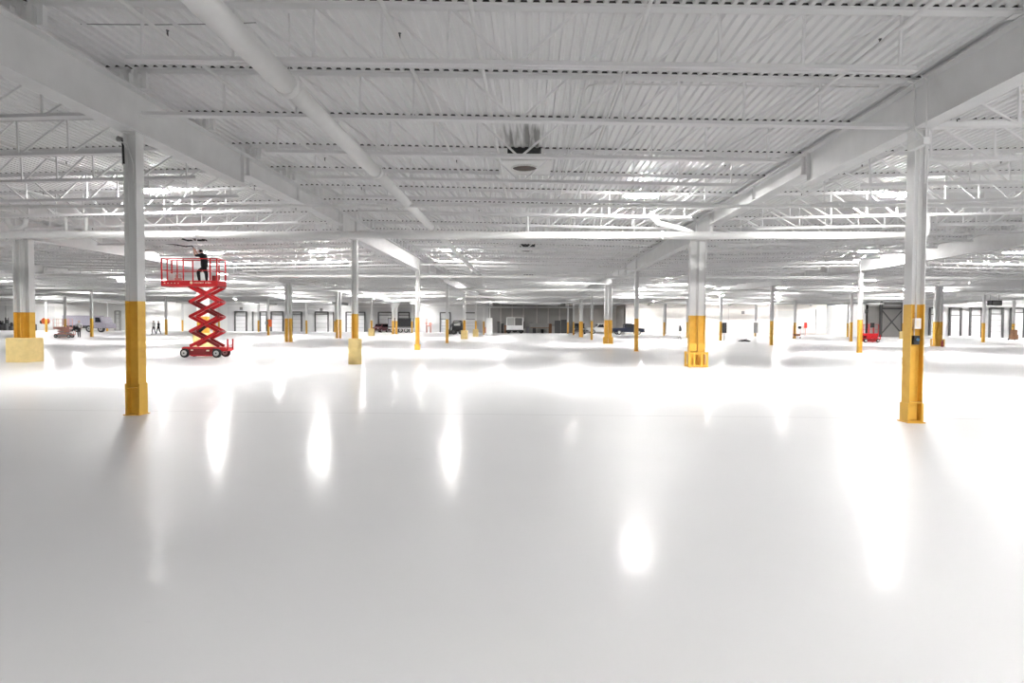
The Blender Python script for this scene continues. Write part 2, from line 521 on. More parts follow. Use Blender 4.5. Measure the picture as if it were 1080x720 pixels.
segs = []                                   # (y0, y1, bottom)
y = -16.0
ys = [(-16.0, row_y(-1) + 3.8, H), (row_y(-1) + 3.82, row_y(0) - 1.75, 4.70), (row_y(0) - 1.73, row_y(1) + 3.70, H)]
for r in (1, 3, 5, 7):
    ys.append((row_y(r) + 3.72, row_y(r + 1) - 1.75, 4.70))
    ys.append((row_y(r + 1) - 1.73, min(row_y(r + 2) + 3.70, Y1 - 0.3), H))
ys = [(a, min(b, Y1 - 0.3), z) for a, b, z in ys if a < Y1 - 1 and b > 2]
gcache, stcache = {}, {}
for n in range(-6, 7):
    x = line_x(n)
    lim = Y1 - 0.3 if x < XM - 0.5 else (YM - 0.3 if x < XR_ - 0.5 else YR - 0.5)
    si = 0
    for (ya, yb, zb) in ys:
        yb = min(yb, lim)
        if yb - ya < 0.5 or abs(x) > 0.9 * yb + 6: continue
        si += 1
        key = (round(yb - ya, 2), zb)
        if key not in gcache: gcache[key] = girder_mb(yb - ya, zb).mesh('girder', M['beam'])
        deep = 'deep' if zb == H else 'shallow'
        g = link('girder', gcache[key], None, (x, ya, 0))
        tag(g, f"{deep} white girder, {nth(si)} from the front over the {LN[n]}", 'girder', f'girders over the {LN[n]}', 'thing')
        if zb not in stcache: stcache[zb] = stiff_mb(zb).mesh('stiffener', M['beam'])
        if yb < 60:
            offs = [0.12, yb - ya - 0.12]
            for r in range(0, 9):
                ry = row_y(r)
                if ya + 0.5 < ry < yb - 0.5 and zb == H and r > 1: offs.append(ry - ya)
            if zb != H: offs.append((yb - ya) * 0.45)
            for o_ in offs: link('stiffener', stcache[zb], g, (0, o_, 0))

# ------------------------------------------------------------------ bar joists
VX = [0.81, 1.63, 2.47, 3.47, 4.62]
TC, BC = 0.075, 0.075
JD = 0.74
EDGE = W / 2 - 0.03


def chord(b, xa, xb, z, up):
    """two angles back to back; up = +1 legs stand up from a flat foot, -1 legs hang from a flat top"""
    for s_ in (-1, 1):
        if up > 0:
            b.box(xa, xb, s_ * 0.006 if s_ > 0 else -0.071, 0.071 if s_ > 0 else -0.006, z, z + 0.007)
            b.box(xa, xb, 0.006 if s_ > 0 else -0.013, 0.013 if s_ > 0 else -0.006, z, z + BC)
        else:
            b.box(xa, xb, 0.006 if s_ > 0 else -0.071, 0.071 if s_ > 0 else -0.006, z - 0.007, z)
            b.box(xa, xb, 0.006 if s_ > 0 else -0.013, 0.013 if s_ > 0 else -0.006, z - TC, z)
    return b


def j_top(): return chord(MB(), -EDGE, EDGE, -0.002, -1)
def j_bot(ext): return chord(MB(), -(EDGE - 0.12 if ext else 4.82), EDGE - 0.12 if ext else 4.82, -JD, 1)


def j_diags():
    tops = [(0, 0)]
    out = []
    zt, zb = -0.05, -JD + 0.05
    xs = [0.0] + VX
    for s_ in (-1, 1):
        for i in range(5):
            out.append((s_ * (xs[i] + 0.05), s_ * xs[i + 1] - s_ * 0.03))
        out.append((s_ * (VX[-1] + 0.05), s_ * (EDGE - 0.3)))
    return [MB().bar((a, 0, zb), (c, 0, zt), 0.034, 0.034, up=(0, 1, 0)) for a, c in out]


def j_verts(): return [MB().bar((s_ * x, 0, -JD + 0.02), (s_ * x, 0, -0.02), 0.03, 0.03) for x in VX for s_ in (-1, 1)]


def j_seats():
    hi, lo = MB(), MB()
    for d_ in (-0.07, 0.07):
        hi.box(-EDGE + 0.11 + d_ - 0.035, -EDGE + 0.11 + d_ + 0.035, -0.04, 0.04, -0.325, -0.07)
    hi.box(-EDGE, -EDGE + 0.22, -0.05, 0.05, -0.330, -0.325)
    lo.box(EDGE - 0.2, EDGE, -0.07, 0.07, -0.080, -0.07)
    return hi, lo


jm = {'top': j_top().mesh('top_chord', M['joist'])}
for e in (0, 1): jm[f'bot{e}'] = j_bot(e).mesh('bottom_chord', M['joist'])
jm['d'] = [b.mesh('diagonal', M['joist']) for b in j_diags()]
jm['v'] = [b.mesh('vertical', M['joist']) for b in j_verts()]
jm['hi'], jm['lo'] = [b.mesh('bearing_seat', M['joist']) for b in j_seats()]
wb = MB()
for b in j_diags() + j_verts(): wb.add(b)
jm['web'] = wb.mesh('web', M['joist'])


def j_whole(e):
    b = MB().add(j_top()).add(j_bot(e)).add(wb)
    for q in j_seats(): b.add(q)
    return b


jw = {e: j_whole(e) for e in (0, 1)}
for e in (0, 1): jm[f'whole{e}'] = jw[e].mesh('bar_joist', M['joist'])


def bay_name(n):
    if n == 0: return 'middle bay'
    return f"{nth(abs(n))} bay to the {'left' if n < 0 else 'right'}"


cand = []
for k in range(-1, 46):
    Yj = Z1 + k * JY
    for n in range(-7, 7):
        xc = line_x(n) + W / 2
        lim = Y1 if xc < XM else (YM if xc < XR_ else YR)
        if Yj > lim - 0.4: continue
        edge = min(abs(line_x(n)), abs(line_x(n + 1))) if n != 0 else 0
        if n != 0 and edge > 0.85 * Yj + 0.3: continue
        cand.append((Yj * (1 + 0.05 * abs(n)), Yj, k, n))
cand.sort()
far = MB()
cnt = {}
for i, (_, Yj, k, n) in enumerate(cand):
    xc = line_x(n) + W / 2
    zc = (ZR + ZV) / 2 - 0.001
    flip = n % 2 != 0
    ang = math.atan(SLOPE)
    rot = (0, ang if not flip else -ang, 0)
    ext = 1 if k % 6 == 0 else 0
    cnt[n] = cnt.get(n, 0) + 1
    # a flipped joist is turned half round so that its tall seat stays on the ridge girder
    mtx = Matrix.Rotation(PI if flip else 0, 4, 'Z') @ Matrix.Rotation(ang, 4, 'Y')
    if i < 300:
        lab = f"white bar joist, {nth(cnt[n])} from the front in the {bay_name(n)}"
        grp = f"bar joists of the {bay_name(n)}"
        if i < 26:
            o = thing('bar_joist', lab, 'joist', (xc, Yj, zc), 0, grp)
            link('top_chord', jm['top'], o); link('bottom_chord', jm[f'bot{ext}'], o)
            for q in jm['d']: link('diagonal', q, o)
            for q in jm['v']: link('vertical', q, o)
            link('bearing_seat', jm['hi'], o); link('bearing_seat', jm['lo'], o)
        elif i < 90:
            o = thing('bar_joist', lab, 'joist', (xc, Yj, zc), 0, grp)
            link('top_chord', jm['top'], o); link('bottom_chord', jm[f'bot{ext}'], o); link('web', jm['web'], o)
            link('bearing_seat', jm['hi'], o); link('bearing_seat', jm['lo'], o)
        else:
            o = link('bar_joist', jm[f'whole{ext}'], None, (xc, Yj, zc))
            tag(o, lab, 'joist', grp, 'thing')
        o.rotation_euler = (0, ang, PI if flip else 0)
    else:
        far.add(jw[ext], (xc, Yj, zc), mtx.to_3x3())
if far.v:
    single('bar_joist', far, M['joist'], 'farthest white bar joists packed under the roof near the back wall', 'joist', kind='stuff')

# ------------------------------------------------------------------ columns
def wsec(w=0.2, d=0.2, t=0.013, z1=H - 0.012, x=0.0):
    b = MB()
    b.box(x - w / 2, x - w / 2 + t, -d / 2, d / 2, 0.012, z1).box(x + w / 2 - t, x + w / 2, -d / 2, d / 2, 0.012, z1)
    b.box(x - w / 2 + t, x + w / 2 - t, -0.006, 0.006, 0.012, z1)
    return b


def rounded_block(b, w, d, h, r, z0=0.0, mi=0):
    poly = []
    for cx, cy, a0 in ((w / 2 - r, -d / 2 + r, -PI / 2), (w / 2 - r, d / 2 - r, 0), (-w / 2 + r, d / 2 - r, PI / 2), (-w / 2 + r, -d / 2 + r, PI)):
        for i in range(5):
            t = a0 + PI / 2 * i / 4
            poly.append((cx + r * math.cos(t), cy + r * math.sin(t)))
    b.prism(poly, 'z', z0, z0 + h - 0.03, mi)
    b.prism(poly, 'z', z0 + h - 0.03, z0 + h, mi, top=[(u * 0.95, v * 0.95) for u, v in poly])
    return b


def col_single(root):
    part('shaft', wsec(), M['column'], root)


def col_double(root, w=0.26, gap=0.035, d=0.24):
    for s_ in (-1, 1):
        part('shaft', wsec(w, d, 0.014, x=s_ * (w + gap) / 2), M['column'], root)


def plates(root, w=0.34, d=0.34):
    part('base_plate', MB().box(-w / 2, w / 2, -d / 2, d / 2, 0, 0.014), M['gold'], root)
    part('cap_plate', MB().box(-w / 2 + 0.02, w / 2 - 0.02, -d / 2 + 0.02, d / 2 - 0.02, H - 0.014, H - 0.001), M['white'], root)


def guard(root, hw=0.305, hd=0.26, hh=0.53):
    """welded yellow angle guard round a column foot"""
    g = MB()
    for sx in (-1, 1):
        for sy in (-1, 1):
            g.box(sx * hw - 0.035, sx * hw + 0.035, sy * hd - 0.035, sy * hd + 0.035, 0, hh)
    for z in (0.05, hh - 0.04):
        for sy in (-1, 1): g.box(-hw, hw, sy * hd - 0.02, sy * hd + 0.02, z - 0.03, z + 0.03)
        for sx in (-1, 1): g.box(sx * hw - 0.02, sx * hw + 0.02, -hd, hd, z - 0.03, z + 0.03)
    for sx in (-1, 1): g.box(sx * 0.13 - 0.03, sx * 0.13 + 0.03, -hd - 0.015, -hd + 0.015, 0, hh)
    part('foot_guard', g, M['gold'], root)


kinds = {(1, 2): 'double_guard', (-1, 2): 'double_block', (0, 2): 'round_block', (-1, 3): 'double_block', (-1, 4): 'double', (-1, 5): 'double',
         (-1, 6): 'block', (-1, 7): 'double_flare', (0, 3): 'ring', (0, 5): 'block', (0, 6): 'block', (1, 4): 'double_guard', (3, 4): 'double_guard', (1, 6): 'thick', (4, 6): 'block'}
desc = {'single': 'white column with yellow foot', 'double_guard': 'twin white column in yellow guard',
        'double_block': 'twin white column on yellow block', 'round_block': 'white column on round yellow sleeve',
        'double': 'twin white column with yellow foot', 'block': 'thin white column on yellow block',
        'double_flare': 'twin white column with flared head', 'ring': 'white column with yellow foot collar',
        'thick': 'thick grey column with yellow-brown foot'}
col_roots = {}
for r in range(1, 9):
    for n in range(-6, 7):
        X, Y = line_x(n), row_y(r)
        lim = Y1 if X < XM else (YM if X < XR_ else YR)
        if abs(X - (-0.55 if True else 0)) > 0.87 * Y + 1 or Y > lim - 0.5: continue
        if X > 0.80 * Y + 1.5: continue
        kd = kinds.get((n, r), 'single')
        pos = nth(r)
        root = thing('steel_column', f"{desc[kd]}, {pos} back in the {LN[n]}", 'column', (X, Y, 0), 0, f'columns of the {LN[n]}')
        col_roots[(n, r)] = root
        if kd == 'single':
            col_single(root); plates(root, 0.27, 0.27)
        elif kd == 'ring':
            col_single(root); plates(root)
            part('foot_collar', MB().box(-0.14, 0.14, -0.14, 0.14, 0, 0.26).box(-0.155, 0.155, -0.155, 0.155, 0.26, 0.30), M['gold'], root)
        elif kd == 'double':
            col_double(root, 0.2, 0.11, 0.22); plates(root, 0.62, 0.34)
        elif kd == 'double_guard':
            col_double(root); plates(root, 0.6, 0.36); guard(root)
            cov = MB()
            for s_ in (-1, 1): cov.box(s_ * 0.1475 - 0.11, s_ * 0.1475 + 0.11, -0.135, -0.121, 0.56, 0.83)
            part('cover_plate', cov, M['gold'], root)
        elif kd == 'double_block':
            col_double(root, 0.26, 0.08, 0.26); plates(root, 0.62, 0.34)
            part('concrete_base', rounded_block(MB(), 0.88, 0.80, 0.88, 0.12), M['block'], root)
        elif kd == 'round_block':
            col_single(root); plates(root, 0.3, 0.3)
            c = MB().tube([(0, 0, 0), (0, 0, 0.9), (0, 0, 0.93)], [0.235, 0.235, 0.215], 20)
            part('concrete_base', c, M['block'], root)
        elif kd == 'block':
            col_single(root); plates(root, 0.3, 0.3)
            part('concrete_base', rounded_block(MB(), 0.62, 0.62, 0.85, 0.08), M['block'], root)
        elif kd == 'double_flare':
            col_double(root, 0.26, 0.2, 0.26); plates(root, 0.8, 0.34)
            part('flared_head', MB().prism([(-0.36, H - 0.9), (0.36, H - 0.9), (0.75, H - 0.02), (-0.75, H - 0.02)], 'y', -0.12, 0.12), M['white'], root)
        elif kd == 'thick':
            part('shaft', wsec(0.42, 0.42, 0.02), M['column'], root); plates(root, 0.55, 0.55)
        # bolted head plates shared by the nearer ones
# near left column extras
L1 = col_roots[(0, 1)]
for s_ in (-1, 1): part('flange_plate', MB().box(s_ * 0.10875 - 0.00825, s_ * 0.10875 + 0.00825, -0.105, 0.105, 0, 0.50), M['gold'], L1)
part('stiffener', MB().box(-0.087, 0.087, -0.095, -0.007, 0.42, 0.435), M['gold'], L1)
part('junction_box', MB().box(-0.155, -0.105, -0.05, 0.05, H - 0.5, H - 0.22), M['grey'], L1)
part('conduit', MB().tube([(-0.13, -0.11, H - 0.16), (-0.03, -0.115, H - 0.2), (0.055, -0.1, H - 0.5), (0.06, -0.06, H - 1.2)], 0.011, 8), M['white'], L1)
part('cable', MB().tube([(-0.14, -0.07, H - 0.12), (-0.10, -0.1, H - 0.22), (-0.085, -0.11, H - 0.5)], 0.016, 8), M['black'], L1)
part('lamp_head', MB().tube([(-0.2, -0.07, H - 0.1), (-0.12, -0.07, H - 0.12)], [0.045, 0.03], 10), M['grey'], L1)
part('bolt_holes', MB().box(0.03, 0.045, -0.0075, -0.0062, 3.55, 3.6).box(0.03, 0.045, -0.0075, -0.0062, 3.45, 3.5).box(0.03, 0.045, -0.0075, -0.0062, 3.36, 3.41), M['black'], L1)
# near right column extras
R1 = col_roots[(1, 1)]
for s_ in (-1, 1): part('flange_plate', MB().box(s_ * 0.10875 - 0.00825, s_ * 0.10875 + 0.00825, -0.105, 0.105, 0, 0.30), M['gold'], R1)
for z_ in (0.015, 0.31): part('stiffener', MB().box(-0.087, 0.087, -0.098, -0.007, z_ - 0.012, z_ + 0.012), M['gold'], R1)
part('web_plate', MB().box(-0.085, 0.06, -0.03, -0.0065, 0.04, 0.295), M['gold'], R1)
part('conduit', MB().tube([(0.0, -0.045, 1.6), (0.0, -0.045, H - 0.22), (-0.02, -0.12, H - 0.12), (-0.15, -0.16, H - 0.03), (-0.168, -0.17, H + 0.08), (-0.168, -0.17, H + 0.58), (-0.2, -0.17, H + 0.66), (-0.3, -0.2, H + 0.68)], 0.014, 8), M['white'], R1)
part('conduit', MB().tube([(-0.165, -0.45, H - 0.9), (-0.165, -0.45, H + 0.5), (-0.19, -0.46, H + 0.6), (-0.30, -0.5, H + 0.64)], 0.012, 8), M['white'], R1)
sb = part('switch_box', MB().box(-0.045, 0.05, -0.10, -0.035, 1.44, 1.60), M['white'], R1)
part('switch_plate', MB().box(-0.02, 0.025, -0.106, -0.1, 1.47, 1.57), M['cream'], sb)
part('conduit', MB().tube([(-0.02, -0.05, 1.31), (-0.02, -0.05, 1.44)], 0.01, 8), M['white'], R1)
rb = part('receptacle_box', MB().box(-0.055, 0.03, -0.11, -0.035, 1.20, 1.335), M['black'], R1)
part('blue_socket', MB().tube([(0.0, -0.108, 1.275), (0.0, -0.125, 1.275)], 0.022, 12), mat('blue_plastic', (0.05, 0.16, 0.3), 0.4, noise=0), rb)
part('junction_box', MB().box(-0.21, -0.12, -0.47, -0.10, H - 0.34, H - 0.24), M['white'], R1)

# ------------------------------------------------------------------ lights
LIGHTS = [(3.05, 17.15), (-10.6, 16.8), (10.0, 17.2), (-16.2, 30.5), (-10.9, 31.3), (-4.0, 30.3), (16.8, 30.9), (23.7, 30.4), (3.2, 44.8), (10.9, 47.5),
          (-25.5, 61.3), (-17.1, 61.2), (-11.2, 60.4), (-3.9, 57.0), (11.0, 60.9), (17.2, 59.5), (24.1, 58.8), (26.7, 48.4), (32.9, 48.4),
          (-48.1, 63.3), (-59.4, 73.3), (-17.1, 76.6), (-3.5, 73.8), (3.2, 86.8), (10.9, 86.6), (-10.5, 88.8), (-23.0, 44.5), (-29.5, 44.7), (-36.2, 58.9),
          (-30.0, 75.0), (-43.0, 87.0), (-23.5, 88.9), (-56.0, 89.0), (23.5, 74.8), (30.2, 74.6), (37.0, 61.0), (43.0, 73.0), (-23.3, 17.2), (30.0, 17.4),
          (50.5, 60.6), (56.5, 73.0), (36.0, 86.8), (22.0, 86.9), (37.0, 31.0), (-36.0, 31.2), (-42.0, 45.0), (45.0, 46.5), (23.0, 4.0), (10.2, 2.6), (6.2, 0.6), (2.5, -4.5), (17.0, -9.0), (3.2, -21.0), (-74.0, 90.0), (-82.0, 97.0), (-66.0, 80.0)] + [(x_, 98.0) for x_ in (-62, -46, -32, -18)] + [(x_, 90.0) for x_ in (18, 27, 36, 44)] + [(x_, 79.0) for x_ in (58, 66)]  # wall-side rows, some near and behind-camera lamps: added to brighten walls and floor


def roof_z(X):
    t = (X - XL) / W
    n = math.floor(t); f = t - n
    za, zb = (ZR, ZV) if n % 2 == 0 else (ZV, ZR)
    return za + (zb - za) * f


hb = MB().box(-0.47, 0.47, -0.2, 0.2, 0.03, 0.08).box(-0.22, 0.22, -0.1, 0.1, 0.08, 0.15)
lens = MB()
rounded_block(lens, 0.86, 0.34, 0.05, 0.06, 0.0)
rod = MB()
for s_ in (-1, 1): rod.tube([(s_ * 0.2, 0, 0.15), (s_ * 0.2, 0, 0.28)], 0.006, 6)
lm = (hb.mesh('housing', M['white']), lens.mesh('lens', M['lens']), rod.mesh('hanger_rod', M['white']))


def light_label(X, Y):
    n = math.floor((X - XL) / W)
    return n


seen_l = {}
for X, Y in sorted(LIGHTS, key=lambda p: p[1]):
    n = math.floor((X - XL) / W)
    k = round((Y - Z1) / JY - 0.5)
    Y = Z1 + (k + 0.5) * JY + (Y - Z1 - (k + 0.5) * JY) * 0.5
    seen_l[n] = seen_l.get(n, 0) + 1
    lab = f"lit high-bay or added lamp, {nth(seen_l[n])} from the front in the {bay_name(n)}"
    o = thing('high_bay_or_fill_light', lab, 'ceiling light', (X, Y, roof_z(X) - 0.28), 0, 'high-bay lamps')
    link('housing', lm[0], o); link('lens', lm[1], o); link('hanger_rod', lm[2], o)

# ------------------------------------------------------------------ sprinkler branch pipes
hd = MB().tube([(0, 0, -0.01), (0, 0, 0.06)], 0.011, 8).tube([(0, 0, 0.06), (0, 0, 0.066)], 0.02, 8)
hdm = hd.mesh('sprinkler_head', M['darkgrey'])
scache = {}
for n in range(-3, 3):
    for q in range(4):
        X = line_x(n) + W * (q + 0.5) / 4
        ya = 4.0 if abs(n) < 1 else max(8.0, abs(X) * 1.0)
        z = roof_z(X) - 0.24
        lim = Y1 - 1 if X < XM else YM - 1
        p = single('sprinkler_pipe', MB().tube([(0, 0, 0), (0, lim - ya, 0)], 0.026 if q != 1 else 0.03, 8), M['pipe'],
                   f"thin white sprinkler pipe, {nth(q + 1)} from the left in the {bay_name(n)}", 'sprinkler pipe', (X, ya, z), group='sprinkler branch pipes')
        yy = 7.9
        while yy < 40:
            if yy > ya + 0.2: link('sprinkler_head', hdm, p, (0.02, yy - ya, 0.012))
            yy += S / 4
# one heavier pipe beside the centre line
single('conduit_pipe', MB().tube([(-0.70, 4, 5.12), (-0.70, 60, 5.12)], 0.03, 8), M['pipe'], 'white conduit running away beside the centre of the middle bay roof', 'conduit')
single('conduit_pipe', MB().tube([(5.4, 9.72, 5.19), (1.05, 9.72, 5.27), (0.92, 9.78, 5.27), (0.88, 9.95, 5.27), (0.88, 30, 5.27)], 0.014, 8), M['pipe'],
       'thin white conduit that turns square just behind the first joists', 'conduit')
single('conduit_pipe', MB().tube([(0.80, 9.95, 5.27), (0.80, 30, 5.27)], 0.014, 8), M['pipe'], 'thin white conduit running parallel beside the turned conduit', 'conduit')
single('roof_cable', MB().tube([(-5.95, 7.95, 5.40), (-5.0, 7.95, 5.385), (-4.0, 7.95, 5.385), (-3.6, 7.95, 5.40)], 0.007, 6), M['grey'], 'thin grey cable slung under the deck at upper left', 'cable')

# ------------------------------------------------------------------ pipes under the joists


def pipe_thing(name, label, cat, run, r, coup=(), n=16, group=None, cr=1.25):
    """a pipe along its run; couplings are short collars at fractions of the run"""
    o = single(name, MB().tube(run, r, n), M['pipe'], label, cat, group=group)
    a, b = Vector(run[0]), Vector(run[-1])
    d = (b - a).normalized()
    for t in coup:
        c = a + (b - a) * t
        part('coupling', MB().tube([c - d * 0.05, c + d * 0.05], r * cr, n), M['pipe'], o)
    return o


def add_hangers(o, pts, drop):
    for p in pts:
        p = Vector(p)
        part('hanger_rod', MB().tube([p, p + Vector((0, 0, drop))], 0.008, 6), M['white'], o)


o = pipe_thing('roof_drain_pipe', 'large white pipe running away under the left half of the middle bay', 'pipe', [(-3.0, 3.0, 4.40), (-3.0, 7.45, 4.40)], 0.135)
part('pipe_section', MB().tube([(-3.0, 7.45, 4.40), (-3.0, 11.7, 4.40)], 0.118, 16), M['pipe'], o)
part('pipe_section', MB().tube([(-3.0, 11.7, 4.40), (-3.03, 18.5, 4.41)], 0.105, 16), M['pipe'], o)
for yy, rr in ((7.45, 0.152), (11.7, 0.135), (18.5, 0.125)):
    part('coupling', MB().tube([(-3.0, yy - 0.06, 4.40), (-3.0, yy + 0.06, 4.40)], rr, 18), M['pipe'], o)
for yy in (7.53, 11.8, 15.6):
    part('clevis_hanger', MB().tube([(-3.0 + 0.16 * math.cos(t), yy, 4.40 + 0.16 * math.sin(t)) for t in [PI * i / 12 for i in range(-1, 14)]], 0.008, 6)
         .tube([(-3.0, yy, 4.56), (-3.0, yy, 5.3)], 0.007, 6), M['white'], o)
o = pipe_thing('roof_drain_pipe', 'large white pipe continuing beyond the long cross main in the middle bay', 'pipe', [(-3.05, 19.3, 4.40), (-3.05, 37.5, 4.42)], 0.10, (0.35, 0.7))

main_y, main_z = 18.95, 4.24
o = pipe_thing('sprinkler_main', 'thick white main pipe crossing the whole hall in front of the second columns', 'pipe', [(-44, 18.95, 4.24), (11.9, 18.95, 4.24)], 0.115, (0.2, 0.42, 0.6, 0.86))
add_hangers(o, [(x, 18.95, 4.35) for x in (-16.5, -9.5, -2.0, 3.2, 9.0)], 0.95)
part('elbow', MB().tube([(11.9, 18.95, 4.24), (12.02, 18.95, 4.27), (12.07, 18.95, 4.4), (12.07, 18.95, 4.95)], 0.1, 14), M['pipe'], o)
el = [(3.75, 18.9, 4.98), (3.78, 18.9, 4.75), (3.95, 18.9, 4.6), (4.3, 18.92, 4.52), (4.7, 18.94, 4.42), (5.0, 18.95, 4.3)]
part('elbow', MB().tube(el, 0.085, 14), M['pipe'], o)
part('elbow', MB().tube([(-16.0, 18.9, 4.72), (-16.05, 18.9, 4.55), (-16.25, 18.9, 4.45), (-16.5, 18.92, 4.45), (-16.62, 18.93, 4.6), (-16.64, 18.93, 4.75)], 0.07, 14), M['pipe'], o)
for x in (-14.75, -14.1):
    part('riser', MB().tube([(x, 18.95, 4.3), (x, 18.95, 4.78)], 0.05, 12), M['pipe'], o)
part('riser', MB().tube([(-14.75, 18.95, 4.74), (-14.1, 18.95, 4.74)], 0.03, 10), M['pipe'], o)
part('riser', MB().tube([(-0.1, 18.95, 4.3), (-0.1, 18.95, 5.1)], 0.05, 12), M['pipe'], o)
o = pipe_thing('cross_pipe', 'slimmer white pipe crossing the hall nearer the camera than the thick main', 'pipe', [(-36, 14.78, 4.33), (34, 14.78, 4.33)], 0.042, (0.3, 0.5, 0.62, 0.7), cr=1.5)
add_hangers(o, [(x, 14.78, 4.37) for x in (-18.0, -9.0, 0.6, 9.0, 16.0)], 0.9)
for yy, rr, xa, xb, lb in ((35.5, 0.085, -52, 42, 'third white main pipe crossing the hall, behind the thick main'), (49.0, 0.10, -60, 48, 'fourth white main pipe crossing the hall farther back'),
                           (62.0, 0.11, -70, 44, 'fifth white main pipe crossing the hall farther back'), (77.0, 0.12, -72, 44, 'farthest white main pipe crossing before the back wall')):
    pipe_thing('sprinkler_main', lb, 'pipe', [(xa, yy, 4.24), (xb, yy, 4.24)], rr, (0.3, 0.6))

# ------------------------------------------------------------------ roof units with plenum box
for i, (yy, lb) in enumerate(((13.72, 'white roof vent box with a dark round opening, the nearest one above the middle bay'), (29.9, 'dark roof vent opening above the middle bay, second from the camera'),
                              (47.9, 'dark roof vent opening above the middle bay, third from the camera'))):
    o = thing('roof_vent', lb, 'roof vent', (-0.15, yy, 5.145), 0, 'roof vents of the middle bay')
    d_ = 1.3
    part('plenum_box', MB().box(-0.62, 0.62, 0, d_, 0.0, 0.012).box(-0.62, -0.5, 0, d_, 0.012, 0.20).box(0.5, 0.62, 0, d_, 0.012, 0.20).box(-0.5, 0.5, d_ - 0.03, d_, 0.012, 0.2).box(-0.5, 0.5, 0.0, 0.02, 0.012, 0.06), M['white'], o)
    part('grille', MB().box(-0.37, 0.37, -0.245, -0.23, 0.085, 0.215), M['black'], o)
    [part('grille_cheek', MB().box(s_ * 0.41 - 0.04, s_ * 0.41 + 0.04, -0.245, 0.0, 0.07, 0.2), M['white'], o) for s_ in (-1, 1)]
    ring = MB()
    n_ = 28
    for k in range(n_):
        t0, t1 = 2 * PI * k / n_, 2 * PI * (k + 1) / n_
        ring.tube([(0.30 * math.cos(t0), 0.62 + 0.30 * math.sin(t0), -0.015), (0.30 * math.cos(t1), 0.62 + 0.30 * math.sin(t1), -0.015)], 0.022, 6, cap=False)
    part('collar', ring, M['white'], o)
    part('duct_opening', MB().tube([(0, 0.62, -0.012), (0, 0.62, -0.003)], 0.29, 28), mat('dark_rusty_duct', (0.035, 0.02, 0.015), 0.7, noise=0.5, scale=3), o)

# ------------------------------------------------------------------ scissor lift
def wheel(root, x, y, z, r, w, cover='chrome'):
    b = MB().tube([(x, y - w / 2, z), (x, y - w / 2 + 0.02, z), (x, y + w / 2 - 0.02, z), (x, y + w / 2, z)], [r * 0.9, r, r, r * 0.9], 20)
    o = part('wheel', b, M['black'], root)
    part('hub', MB().tube([(x, y - w / 2 - 0.012, z), (x, y + w / 2 + 0.012, z)], r * 0.6, 16), M[cover], o)
    part('hub_cap', MB().tube([(x, y - w / 2 - 0.03, z), (x, y - w / 2 - 0.01, z)], r * 0.18, 10), M['darkgrey'], o)
    return o


